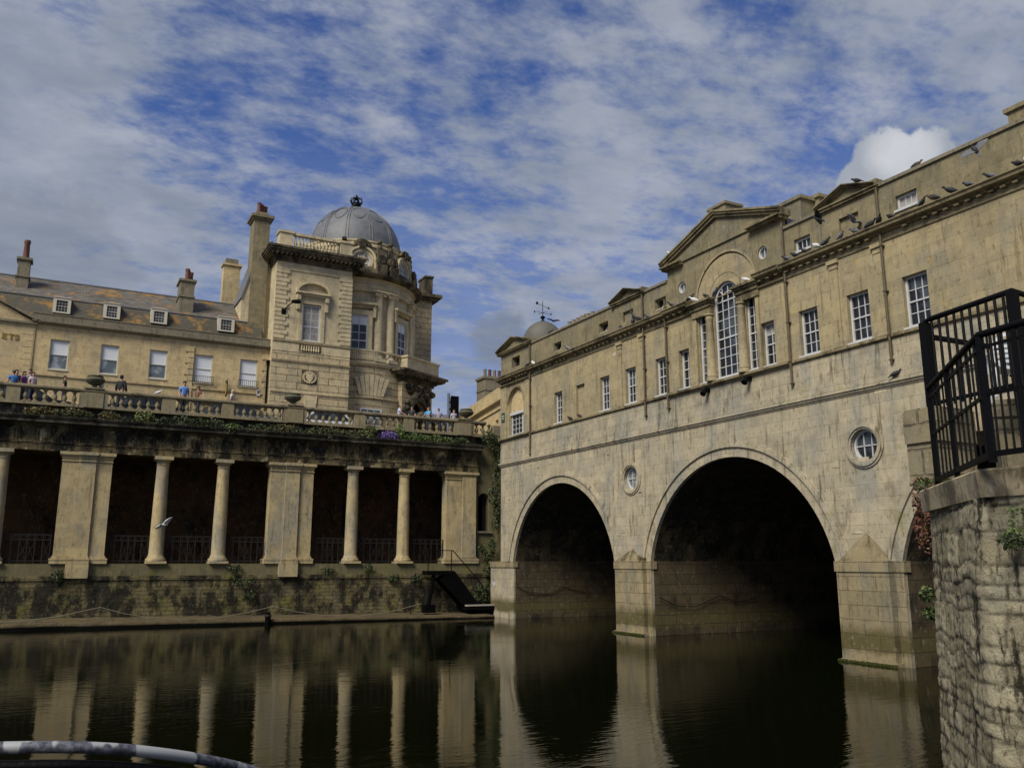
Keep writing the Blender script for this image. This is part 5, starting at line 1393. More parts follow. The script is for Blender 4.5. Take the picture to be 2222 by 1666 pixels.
# ================================================================== PLANTS
def plant(px, py, w, h, mats, lab, Y=None, X=None, n=160, size=.16, name='plant', grp='plants growing on the colonnade cornice'):
    if Y: x, z = onY(px, py, Y); c = (x, Y, z)
    else: y, z = onX(px, py, X); c = (X, y, z)
    m = MB(); sq = (w, .35, h) if Y else (.35, w, h)
    m.tube([(c[0], c[1], c[2] - h * 1.0), (c[0], c[1], c[2])], .03, 4, mi=0)
    leaves(m, c, 1.0, n, size, sq=sq, mi=0)
    if len(mats) > 1: leaves(m, (c[0], c[1] - .05, c[2] + h * .25), .9, n // 2, size * .8, sq=sq, mi=1)
    return tag(m.build(name, [M[k] for k in mats], fix=False), lab, 'plant', grp)
YPL = 54.75
PL = [(90, 893, .9, .25, ('leafbrown', 'leaf'), 'low dry weeds on the cornice below the balusters at the left end'), (160, 897, 1.0, .25, ('leaf', 'leafbrown'), 'dull green weeds on the cornice under the leftmost urn pedestal'),
      (236, 905, .6, .3, ('leafbrown', 'leaf'), 'rusty brown weed tuft on the cornice right of the leftmost urn'), (265, 914, .8, .28, ('leaf',), 'dark green tuft on the cornice below the man in black'),
      (312, 908, .6, .42, ('leaflight', 'leafbrown'), 'tall pale yellow-green tuft on the cornice left of the single pedestal'), (345, 917, .7, .32, ('leaf',), 'dark green bush below the single pedestal'),
      (400, 917, .9, .36, ('leaf',), 'dark green bush below the couple at the balustrade'), (450, 922, 1.1, .42, ('leaf', 'leaf'), 'largest dark green bush on the cornice, below the second single pedestal'), (505, 930, .7, .3, ('leaflight', 'leaf'), 'yellowish tuft right of the largest cornice bush'),
      (565, 933, .8, .35, ('leaf',), 'small dark bush on the cornice left of the middle urn'), (618, 935, 1.2, .34, ('leaf', 'leafbrown'), 'wide weed patch under the middle urn pedestal'), (708, 941, 1.4, .42, ('leaf', 'leafbrown'), 'wide green bush on the cornice right of the middle urn'),
      (772, 945, .9, .34, ('leaf', 'leafbrown'), 'green tuft under the pedestal right of the middle urn'), (803, 938, .5, .45, ('leaflight', 'leafbrown'), 'upright yellow-green tuft on the cornice beside the purple flowers'),
      (845, 947, .75, .3, ('violet', 'violet'), 'purple flower clump trailing on the cornice'), (868, 938, .35, .5, ('leaflight',), 'spiky yellow-green plant between purple flowers'),
      (900, 950, 1.0, .3, ('leaflight', 'leaf'), 'bright green leaves right of the purple flowers'), (945, 955, 1.3, .34, ('leaflight', 'leaf'), 'bright green trailing plant below the people near the bridge'), (995, 957, .8, .26, ('leaf',), 'dark tuft under the urn nearest the bridge')]
for px, py, w, h, mt, lab in PL: plant(px, py, w * 1.1, h * 1.15, mt, lab, Y=YPL, n=int(300 * w + 120), size=.13)
WL = [(128, 1250, .4, .35, 'dark weed on the river wall left of the first pier block'), (525, 1262, .8, .3, 'dark weed on the river wall beside the middle pier, upper one'), (540, 1290, .5, .4, 'dark hanging weed on the river wall left of the mooring post'),
      (712, 1238, .5, .2, 'small weed on the mossy course right of the middle pier'), (800, 1232, .3, .3, 'small weed below the round column right of the middle pier'), (852, 1254, .45, .25, 'weed on the river wall below the column nearest the steps'), (905, 1254, .4, .25, 'small weed on the river wall left of the steps landing'),
      (510, 1232, .5, .2, 'weed at the foot of the railing left of the middle pier')]
for px, py, w, h, lab in WL: plant(px, py, w, h, ('leaf',), lab, Y=55.05, n=130, size=.14, grp='weeds on the river wall')
def ivy():
    t = thing('ivy', 'dark ivy hanging down the corner between colonnade and bridge', 'ivy', (27, 54.8, 8))
    m = MB()
    for px, py, w, h in ((1062, 950, .6, .5), (1074, 965, .55, .7), (1078, 1000, .35, .9), (1079, 1040, .3, .9), (1072, 1075, .55, .7), (1082, 1105, .5, .9), (1080, 1135, .45, .6), (1068, 1185, .3, .6), (1060, 1210, .5, .5), (1045, 1190, .3, .3)):
        x, z = onY(px, py, 54.7); leaves(m, (x, 54.7, z), 1, int(330 * w * h + 90), .16, sq=(w, .4, h))
    m.build('foliage', M['leaf'], t, fix=False)
    m = MB(); P = [onY(a, b, 54.95) for a, b in ((1066, 950), (1080, 1010), (1078, 1080), (1082, 1150), (1066, 1215))]; m.tube([(a, 54.95, b) for a, b in P], .05, 5); m.build('stem', M['leafbrown'], t)
ivy()
plant(1050, 1290, .9, .9, ('leaf',), 'dark shrub behind the handrail of the river steps', Y=54.75, n=420, size=.17, name='shrub', grp='shrubs by the river steps')
plant(1062, 1235, .5, .5, ('leaf', 'leafbrown'), 'small shrub on the ledge between steps and left arch', Y=54.6, n=200, size=.15, name='shrub', grp='shrubs by the river steps')
plant(1396, 1212, .2, .14, ('leafbrown', 'leaf'), 'tiny weed growing above the first pier of the bridge', X=26.9, n=50, size=.12, name='weed', grp='weeds on the bridge')

# ================================================================== BIRDS
def bird_mesh(body, wing, head, name='pigeon', spread=False, tail=None):
    """life-size bird, beak towards +X, feet at the origin; metres"""
    t = bpy.data.objects.new(name, None); C.objects.link(t); t.empty_display_size = .1; ORG[t.name] = Vector()
    K = 1.0
    def lathe_x(prof, tilt, off, n=10, sy=1):
        m = MB(); c, s = math.cos(tilt), math.sin(tilt)
        m.lathe([(r, x) for x, r in prof], n=n)
        m.v = [Vector((off[0] + v.z * c - v.x * s, v.y * sy, off[1] + v.z * s + v.x * c)) for v in m.v]; return m
    m = lathe_x([(-.12, .004), (-.09, .035), (-.02, .065), (.05, .07), (.10, .055), (.14, .035), (.17, .026)], R(28), (0, .10))
    hd = lathe_x([(-.03, .012), (-.015, .028), (.01, .03), (.03, .018), (.055, .004)], R(-8), (.165, .205))
    m.add([tuple(v) for v in hd.v], hd.f)
    if spread: pass
    else:
        for s_ in (-.025, .025): m.tube([(.01, s_, .07), (.015, s_, 0)], .005, 4)
    m.build('body', M[body], t, smooth='all', scale=1)
    tl = MB(); tl.add([(-.09, -.03, .055), (-.09, .03, .055), (-.21, .045, .005), (-.21, -.045, .005), (-.09, -.025, .075), (-.09, .025, .075), (-.21, .04, .015), (-.21, -.04, .015)], [(0, 1, 2, 3), (4, 5, 6, 7), (0, 3, 7, 4), (1, 2, 6, 5), (2, 3, 7, 6), (0, 1, 5, 4)])
    tl.build('tail', M[tail or wing], t, scale=1)
    for s_ in (-1, 1):
        w = MB()
        if spread:
            w.add([(.09, s_ * .04, .14), (.12, s_ * .18, .20), (.04, s_ * .40, .20), (-.04, s_ * .34, .19), (-.08, s_ * .16, .17), (-.07, s_ * .04, .12),
                   (.09, s_ * .04, .125), (.12, s_ * .18, .19), (.04, s_ * .40, .195), (-.04, s_ * .34, .18), (-.08, s_ * .16, .155), (-.07, s_ * .04, .105)],
                  [(0, 1, 2, 3, 4, 5), (6, 7, 8, 9, 10, 11), (0, 1, 7, 6), (1, 2, 8, 7), (2, 3, 9, 8), (3, 4, 10, 9), (4, 5, 11, 10)])
        else:
            w = lathe_x([(-.17, .003), (-.1, .03), (0, .05), (.07, .035), (.1, .008)], R(22), (.0, .115), 8, .35)
            w.v = [v + Vector((0, s_ * .052, 0)) for v in w.v]
        w.build('wing', M[wing], t, smooth=not spread, scale=1)
    return t
M['pg_dark'] = plain('dark_plumage', (.018, .018, .022), .7, .4, scale=30); M['pg_grey'] = plain('grey_plumage', (.10, .105, .12), .7, .3, scale=30)
M['pg_pale'] = plain('pale_plumage', (.22, .22, .23), .7, .3, scale=30); M['pg_white'] = plain('white_plumage', (.62, .62, .60), .7, .15, scale=30); M['pg_brown'] = plain('brown_plumage', (.10, .06, .04), .7, .3, scale=30)
KINDS = {'dark': ('pg_dark', 'pg_dark'), 'grey': ('pg_dark', 'pg_grey'), 'pale': ('pg_grey', 'pg_pale'), 'white': ('pg_white', 'pg_white'), 'brown': ('pg_brown', 'pg_dark')}
PROTO = {}
def bird(kind, loc, rz, lab, name='pigeon', spread=False, group='pigeons on the bridge', sc=1.0, rot=None, cat='pigeon'):
    k = (kind, name, spread)
    if k not in PROTO: o = PROTO[k] = bird_mesh(*KINDS[kind], None, name=name, spread=spread); CH[o.name] = [c.name for c in kids(o)]
    else: o = dup(PROTO[k], (0, 0, 0))
    o.location = Vector(loc) * S; o.rotation_euler = rot or (0, 0, rz); o.scale = (sc,) * 3
    tag(o, lab, cat, group); return o
LEDGE = [(1461, 'grey', 'on the cornice left of the central window bay'), (1497, 'dark', 'on the cornice at the left foot of the big arch'), (1507, 'white', 'beside the dark one at the left foot of the big arch'),
         (1532, 'brown', 'on the small ledge inside the big arch, left one'), (1549, 'pale', 'on the ledge next to the arched window, left side'), (1618, 'white', 'on the ledge right of the arched window'),
         (1709, 'grey', 'on the cornice under the attic window right of the pediment, leftmost'), (1727, 'dark', 'crouched on the cornice just left of the flapping one'), (1748, 'dark', 'big dark one below the attic window right of the pediment'),
         (1774, 'white', 'just right of the attic window beside the pediment'), (1791, 'grey', 'between attic window and blind panel, alone'), (1824, 'pale', 'lower left of the blind attic panel'),
         (1856, 'pale', 'lower right of the blind attic panel'), (1887, 'dark', 'upright beside the rain pipe, left side'), (1907, 'dark', 'right on top of the second rain pipe'),
         (1933, 'dark', 'under the left side of the curtained attic window'), (2002, 'grey', 'first one right of the curtained attic window'), (2030, 'brown', 'second one right of the curtained attic window'),
         (2067, 'dark', 'third one right of the curtained attic window'), (2104, 'grey', 'fourth one right of the curtained attic window'), (2150, 'grey', 'fifth one right of the curtained attic window'), (2213, 'dark', 'at the right edge of the photo'),
         (1344, 'grey', 'on the cornice below the blind panel of the left attic pediment'), (1372, 'dark', 'on the cornice below the left attic pediment, second'), (1388, 'dark', 'on the cornice below the left attic pediment, third'), (1404, 'grey', 'on the cornice right beside the end block of the left attic pediment'),
         (1232, 'pale', 'alone on the cornice near the small left attic window'), (1145, 'dark', 'on the cornice of the end pavilion beside the rain pipe'), (1156, 'white', 'on the cornice just right of the far rain pipe')]
for px, kd, lb in LEDGE:
    pyv = 796.7 - .398 * (px - 1155) - 8
    y, _ = onX(px, pyv, XB - .30)
    z = 16.19
    if 1500 < px < 1625: z = 16.0
    bird(kd, (XB - .30 + random.uniform(-.05, .08), y, z), random.choice((R(95), R(-80), R(140), R(-120), R(70))) + random.uniform(-.3, .3), kd.replace('grey', 'grey barred') + ' pigeon ' + lb, sc=random.uniform(.82, .98))
for px, py, X, z, kd, lb in ((1860, 393, 27.0, None, 'dark', 'dark pigeon perched on top of the right attic pediment'), (1987, 357, 27.1, 17.93, 'brown', 'reddish pigeon on the parapet coping against the white cloud'),
                          (1194, 722, 27.1, 17.93, 'dark', 'black pigeon on the parapet coping in front of the small dome'), (1237, 911, 26.9, 11.95, 'dark', 'dark green-necked pigeon on the sill band near the left windows'), (1257, 905, 26.9, 11.95, 'brown', 'brown pigeon on the sill band below the blocked window'),
                          (1941, 798, 26.85, 10.27, 'dark', 'dark pigeon on the lower string course beside the rain pipe end')):
    y, zz = onX(px, py, X); bird(kd, (X, y, z if z else zz - .1), random.choice((R(100), R(-70))), lb, sc=.82)
for px, py, X, kd, lb, rot in ((2119, 333, 25.6, 'grey', 'grey pigeon in flight with raised wings before the upper right parapet', (R(-50), R(-50), R(80))), (1775, 481, 26.0, 'dark', 'dark pigeon flying in front of the right attic pediment corner', (R(20), R(-10), R(120))),
                          (1855, 486, 26.5, 'pale', 'pale pigeon flying before the blind attic panel', (R(10), 0, R(100))), (1368, 690, 26.4, 'pale', 'pale pigeon flying up before the left blind attic panel', (R(60), R(-60), R(60)))):
    y, z = onX(px, py, X); bird(kd, (X, y, z), 0, lb, spread=True, rot=rot, sc=.8)
y, z = onX(1460, 556, 27.0); bird('white', (27.0, y, z - .1), R(100), 'white gull standing on the left slope of the central pediment', name='gull', cat='gull', group='gulls', sc=1.3)
x, z = onY(356, 1143, 44); bird('white', (x, 44, z), 0, 'white gull flying low in front of a round column', name='gull', spread=True, cat='gull', group='gulls', sc=.85, rot=(R(-35), R(20), R(35)))
x, _ = onY(343, 850, YB); bird('white', (x, YB, 13.56), R(-20), 'white gull standing on the balustrade rail right of the man in black', name='gull', cat='gull', group='gulls', sc=.85)
x, z = onY(1192, 698, 50); bird('dark', (x + .3, 50, z), 0, 'dark bird gliding beside the weathervane', name='gull', spread=True, cat='gull', group='gulls', sc=.8, rot=(R(10), R(20), R(60)))

# ================================================================== PEOPLE
def skin_mesh(name, pts, edges, radii, mat, parent, sub=1):
    me = bpy.data.meshes.new(name); me.from_pydata(pts, edges, []); me.skin_vertices if hasattr(me, 'skin_vertices') else None
    o = bpy.data.objects.new(name, me); C.objects.link(o); o.parent = parent; me.materials.append(mat)
    sk = o.modifiers.new('skin', 'SKIN'); sk.use_smooth_shade = True
    if not me.skin_vertices: me.skin_vertices.new() if hasattr(me.skin_vertices, 'new') else None
    lay = me.skin_vertices[0].data
    for i, r in enumerate(radii): lay[i].radius = tuple(q * 1.22 for q in (r if isinstance(r, tuple) else (r, r)))
    lay[0].use_root = True
    s_ = o.modifiers.new('sub', 'SUBSURF'); s_.levels = sub; s_.render_levels = sub
    return o
PCOL = {}
def cmat(name, col, var=.3):
    if name not in PCOL: PCOL[name] = plain(name, col, .85, var, scale=12)
    return PCOL[name]
SKIN = lambda: cmat('skin', (.42, .24, .17), .1)
def person(loc, face, lab, shirt, hair, trousers=('navy_trousers', (.02, .025, .05)), arms='down', hairlen=0, cap=None, h=1.75, sleeves=False, female=False, glasses=False, group='people on the pavement behind the balustrade'):
    """metres, standing at loc (model units); face = rotation about Z, person looks along local -Y"""
    t = bpy.data.objects.new('person', None); C.objects.link(t); t.empty_display_size = .1; ORG[t.name] = Vector()
    t.location = Vector(loc) * S; t.rotation_euler = (0, 0, face); k = h / 1.75; t.scale = (k,) * 3
    tag(t, lab, 'person', group)
    sw = .175 if female else .20
    if arms == 'down': el, wr, ha = (sw + .07, .02, 1.12), (sw + .06, -.10, .90), (sw + .05, -.13, .82)
    elif arms == 'lean': el, wr, ha = (sw + .08, -.16, 1.16), (sw - .02, -.38, 1.08), (sw - .05, -.46, 1.07)
    else: el, wr, ha = (sw + .06, -.05, 1.14), (sw - .04, -.27, 1.20), (sw - .06, -.33, 1.27)
    P = [(0, 0, .95), (0, .0, 1.15), (0, .0, 1.36), (0, .01, 1.46), (0, 0, 1.53), (0, -.01, 1.61), (0, -.01, 1.70)]
    E = [(i, i + 1) for i in range(6)]; Rr = [(.13, .10), (.12, .09), (.13, .09), .05, .055, (.073, .088), (.06, .075)]
    for s_ in (-1, 1):
        n = len(P)
        P += [(s_ * sw * .85, 0, 1.40), (s_ * el[0], el[1], el[2]), (s_ * wr[0], wr[1], wr[2]), (s_ * ha[0], ha[1], ha[2])]; Rr += [.055, .042, .028, (.035, .02)]
        E += [(2, n), (n, n + 1), (n + 1, n + 2), (n + 2, n + 3)]
        n = len(P); P += [(s_ * .09, 0, .88), (s_ * .10, -.01, .48), (s_ * .10, .02, .08), (s_ * .11, -.12, .04)]; Rr += [.085, .06, .045, (.04, .03)]
        E += [(0, n), (n, n + 1), (n + 1, n + 2), (n + 2, n + 3)]
    skin_mesh('body', P, E, Rr, SKIN(), t)
    # face: nose, ears, brow as small solids fused on the head front
    m = MB(); m.add([(-.014, -.085, 1.60), (.014, -.085, 1.60), (0, -.118, 1.605), (0, -.088, 1.645)], [(0, 1, 2), (0, 2, 3), (1, 3, 2), (0, 3, 1)])
    m.build('nose', SKIN(), t, scale=1)
    for s_ in (-1, 1):
        m = MB(); m.lathe([(0, -.03), (.016, -.015), (.02, .01), (0, .03)], (s_ * .078, .0, 1.625), 6, sq=(.5, 1)); m.build('ear', SKIN(), t, scale=1)
        m = MB(); m.lathe([(0, -.008), (.012, 0), (0, .008)], (s_ * .03, -.082, 1.645), 6); m.build('eye', M['iron'], t, scale=1)
    m = MB(); m.box(-.025, .025, -.092, -.07, 1.567, 1.575); m.build('mouth', M['leafred'], t, scale=1)
    if glasses:
        m = MB(); m.box(-.075, -.008, -.1, -.08, 1.63, 1.662); m.box(.008, .075, -.1, -.08, 1.63, 1.662); m.box(-.08, .08, -.096, -.09, 1.655, 1.662); m.build('sunglasses', M['iron'], t, scale=1)
    # shirt and trousers, clothing over the body
    Ps = [(0, 0, .86), P[1], P[2], (0, 0, 1.43)]; Es = [(0, 1), (1, 2), (2, 3)]; Rs = [(.165, .13), (.15, .11), (.155, .11), .075]
    for s_ in (-1, 1):
        n = len(Ps); Ps += [(s_ * sw * .85, 0, 1.40), (s_ * el[0] * (1 if sleeves else .96), el[1] * .9, el[2] + (0 if sleeves else .07))]; Rs += [.078, .062]; Es += [(2, n), (n, n + 1)]
        if sleeves: Ps.append((s_ * wr[0], wr[1], wr[2])); Rs.append(.045); Es.append((n + 1, n + 2))
    skin_mesh('shirt', Ps, Es, Rs, cmat(*shirt), t)
    Pt = [(0, 0, 1.0)]; Et = []; Rt = [(.155, .115)]
    for s_ in (-1, 1):
        n = len(Pt); Pt += [(s_ * .09, 0, .86), (s_ * .10, -.01, .48), (s_ * .10, .02, .10)]; Rt += [.105, .08, .07]; Et += [(0, n), (n, n + 1), (n + 1, n + 2)]
    skin_mesh('trousers', Pt, Et, Rt, cmat(*trousers), t)
    for s_ in (-1, 1):
        m = MB(); m.box(s_ * .1 - .045, s_ * .1 + .045, -.19, .07, 0, .07); m.build('shoe', M['iron'], t, scale=1)
    # hair cap
    m = MB(); pr = [(.0, .105), (.05, .095), (.078, .06), (.088, .02), (.084, -.02), (.07, -.05)]
    m.lathe(pr, (0, .018, 1.665), 14, sq=(.98, 1.12))
    m.v = [Vector((v.x, v.y + max(0, 1.66 - v.z) * (.55 if v.y < 0 else 0.05), v.z - (max(0, v.y) * .5 if v.z < 1.68 else 0))) for v in m.v]
    if hairlen:
        m.lathe([(.03, .04), (.085, 0), (.09, -.08), (.085, -hairlen), (.04, -hairlen - .05)], (0, .04, 1.63), 12, sq=(1, .75))
    m.build('hair', cmat(*hair), t, smooth='all', scale=1)
    if cap:
        m = MB(); m.lathe([(0, .12), (.06, .11), (.09, .07), (.1, .03), (.1, .02)], (0, .01, 1.67), 14, sq=(1, 1.15)); m.box(-.07, .07, -.20, -.09, 1.69, 1.705); m.build('cap', cmat(*cap), t, smooth=True, scale=1)
    return t
BR, BK, BL, GI = ('brown_hair', (.03, .018, .01)), ('black_hair', (.008, .007, .007)), ('blond_hair', (.45, .36, .22)), ('ginger_hair', (.16, .045, .015))
def on_prom(px, pyhead, Y, h=1.75):
    """x and floor height for a head top seen at (px, pyhead) with the feet on the pavement"""
    x, z = onY(px, pyhead, Y)
    return (x, Y, z - h / S)
PE = [
 (31, 805, 56.6, R(200), 'man in blue shirt with dark hair at the left end of the balustrade', ('blue_shirt', (.05, .16, .38)), BR, {}),
 (37.5, 803.5, 57.3, R(30), 'man in black with dark hair behind the one in blue', ('black_top', (.012, .012, .014)), BK, {}),
 (54, 807, 57.0, R(60), 'woman in purple top with dark hair among the left group', ('purple_top', (.12, .03, .14)), BK, dict(female=True, hairlen=.12)),
 (66, 802.5, 57.9, R(-30), 'person in grey behind the purple woman in the left group', ('grey_top', (.15, .13, .13)), BR, {}),
 (73, 812, 56.5, R(40), 'woman in white and pink top with black hair, rightmost of the left group', ('white_pink_top', (.55, .42, .42)), BK, dict(female=True, hairlen=.2)),
 (142, 818.5, 56.7, R(80), 'man in olive shirt seen in profile alone left of the urn', ('olive_shirt', (.05, .055, .025)), BR, {}),
 (220, 834.5, 56.1, R(70), 'person with head low behind the dark urn', ('white_top', (.5, .48, .45)), GI, {}),
 (265, 815.5, 57.0, R(140), 'man in black jacket with his back turned beside the dark urn', ('black_jacket', (.010, .010, .013)), BK, dict(sleeves=True, h=1.82)),
 (401, 829, 56.8, R(20), 'man in blue shirt and dark cap with rucksack straps', ('sky_blue_shirt', (.12, .26, .58)), BR, dict(cap=('dark_cap', (.03, .02, .018)))),
 (431, 839, 56.9, R(-60), 'woman in brown patterned top and sunglasses with long dark hair', ('patterned_top', (.17, .08, .05)), BK, dict(female=True, hairlen=.28, glasses=True)),
 (504, 859.5, 56.5, R(-120), 'short person with pale blond hair low behind the balustrade', ('pale_top', (.5, .48, .45)), BL, dict(female=True)),
 (867, 882.5, 56.6, R(60), 'man in pale blue shirt leaning over the balustrade near the gallery door', ('pale_blue_shirt', (.42, .50, .66)), BR, dict(arms='lean')),
 (894, 890.5, 56.7, R(-50), 'person in dark top between pale blue and bright blue shirts', ('dark_top', (.02, .02, .025)), BR, {}),
 (930, 884.5, 56.6, R(-70), 'man in bright blue shirt leaning on the balustrade', ('bright_blue_shirt', (.06, .30, .55)), GI, dict(arms='lean')),
 (952, 888, 56.6, R(-20), 'man in grey shirt and sunglasses beside the bright blue shirt', ('grey_lilac_shirt', (.28, .28, .36)), GI, dict(glasses=True)),
 (985, 900, 56.5, R(10), 'young person in pale grey top just left of the urn nearest the bridge', ('pale_grey_top', (.40, .40, .48)), BR, {}),
]
for px, py, Y, fc_, lab, sh, hr, kw in PE:
    kw = dict(kw); h = kw.pop('h', 1.75); x, y, z = on_prom(px, py, Y, h * .99)
    if z < 12.75: h2 = (z + h / S - 12.75) * S; h = max(1.15, h2); z = 12.76
    person((x, y, max(z, 12.76)), fc_, lab, sh, hr, h=h, **kw)

# ================================================================== PARKED CARS BEHIND THE BALUSTRADE
def car(loc, rz, paint, lab):
    t = bpy.data.objects.new('parked_car', None); C.objects.link(t); ORG[t.name] = Vector(); t.location = Vector(loc) * S; t.rotation_euler = (0, 0, rz)
    tag(t, lab, 'car', 'cars parked along the promenade kerb')
    prof = [(-2.1, .35), (-2.12, .7), (-2.0, .88), (-1.2, .95), (-.55, 1.38), (.9, 1.42), (1.55, 1.02), (2.02, .92), (2.12, .6), (2.1, .3)]
    m = MB(lambda u, v, d: Vector((u, d, v)))
    n = len(prof); vs = []
    for d, k in ((-.84, .0), (-.80, 1.), (.80, 1.), (.84, .0)):
        for u, v in prof:
            tt = max(0, v - .9) * .25; vs.append((u * (1 if v < .9 else .98), v, d * (1 - tt)))
    fs = [(a * n + i, a * n + i + 1, (a + 1) * n + i + 1, (a + 1) * n + i) for a in range(3) for i in range(n - 1)]
    fs += [tuple(range(n)), tuple(range(3 * n, 4 * n))] + [(a * n, (a + 1) * n, (a + 1) * n + n - 1, a * n + n - 1) for a in range(3)]
    m.add(vs, fs); m.build('body', paint, t, smooth=True, scale=1)
    for s_ in (-1, 1):
        m = MB(lambda u, v, d: Vector((u, s_ * d, v))); m.plate([(-1.0, .96), (-.48, 1.33), (.2, 1.35), (.2, .96)], [], .73, .845); m.build('side_window', M['glass'], t, scale=1)
        m = MB(lambda u, v, d: Vector((u, s_ * d, v))); m.plate([(.26, .96), (.26, 1.35), (.85, 1.36), (1.35, 1.0)], [], .73, .845); m.build('side_window', M['glass'], t, scale=1)
        for x in (-1.32, 1.3):
            m = MB(); m.lathe([(.0, -.1), (.26, -.1), (.32, -.06), (.32, .08), (.26, .1), (0, .1)], (0, 0, 0), 16); m.v = [Vector((x + v.x, s_ * .78 + v.z, .32 + v.y)) for v in m.v]; w = m.build('wheel', M['iron'], t, smooth=True, scale=1)
        for x, mt, nm in ((-2.09, 'white', 'headlight'), (2.09, 'leafred', 'tail_light')):
            m = MB(); m.box(x - .05, x + .05, s_ * .62 - .14, s_ * .62 + .14, .62, .76); m.build(nm, M[mt], t, scale=1)
    return t
def paint(name, col):
    return plain(name, col, .45, .05, spec=.25)
CARS = [(-2.5, 'black_car_paint', (.006, .006, .008), 'black car parked behind the balustrade at the left edge of the photo'), (4.6, 'dark_blue_car_paint', (.006, .007, .012), 'dark blue car parked behind the dark urn'),
        (11.2, 'blue_grey_car_paint', (.05, .06, .075), 'blue grey car parked behind the couple at the balustrade'), (17.6, 'white_car_paint', (.6, .6, .62), 'white car parked behind the balusters left of the middle urn')]
for i, (x, nm, col, lab) in enumerate(CARS): car((x, 65.0, 12.75), 0 if i % 2 else math.pi, paint(nm, col), lab)

# ================================================================== RIGHT BANK: BASTION, RAILINGS, TERRACE
def atD(px, py, D): return ray(px, py) * D + Vector((0, 0, HC))
ZC = 4.80
P0, P1, P2 = onZ(2004, 1064, ZC), onZ(2127, 1018, ZC), onZ(2330, 1000, ZC)
def rock_mat():
    t = NT('rough_bastion_stone')
    at = t.n('ShaderNodeAttribute'); at.attribute_name = 'tone'
    sp = t.n('ShaderNodeSeparateColor'); t.l(at.outputs['Color'], sp.inputs[0])
    c = t.mix(sp.outputs[0], (.33, .285, .18), (.58, .51, .34))
    c = t.mix(t.math('MULTIPLY', t.ramp(t.noise(1.6, 6, .65), .48, .68), .5), c, (.34, .325, .26))
    c = t.mix(t.math('MULTIPLY', t.ramp(t.noise(2.4, 7, .7, (1, 1, .7), off=5), .60, .75), .5), c, (.28, .20, .08))
    st = t.noise(2.3, 8, .72, (1, 1, .3), off=9)
    c = t.mix(t.math('MULTIPLY', t.ramp(st, .54, .62), .92), c, (.020, .018, .012))
    c = t.mix(t.math('MULTIPLY', t.ramp(t.noise(26, 5, .7), .5, .8), .5), c, (.06, .055, .035))
    c = t.mix(t.math('MULTIPLY', t.ramp(t.noise(5.5, 9, .75, off=31), .55, .63), .75), c, (.045, .038, .022))
    c = t.mix(t.math('MULTIPLY', sp.outputs[1], .97), c, (.014, .012, .008))
    t.l(c, t.b.inputs['Base Color']); t.b.inputs['Roughness'].default_value = .95; t.b.inputs['Specular IOR Level'].default_value = .15
    t.bump(t.math('ADD', t.noise(12, 8, .75), t.math('MULTIPLY', t.noise(45, 4, .7), .4)), 1.0, .06)
    return t.m
M['rock'] = rock_mat()
M['coping'] = stone('bastion_coping_stone', (.46, .40, .28), (.34, .30, .21), grey=(.33, .315, .25), streak=1., streak_c=(.04, .034, .02), grime=.5, grime_c=(.07, .06, .035), bumps=.8, mdark=.3, bw=2.2, bh=3)
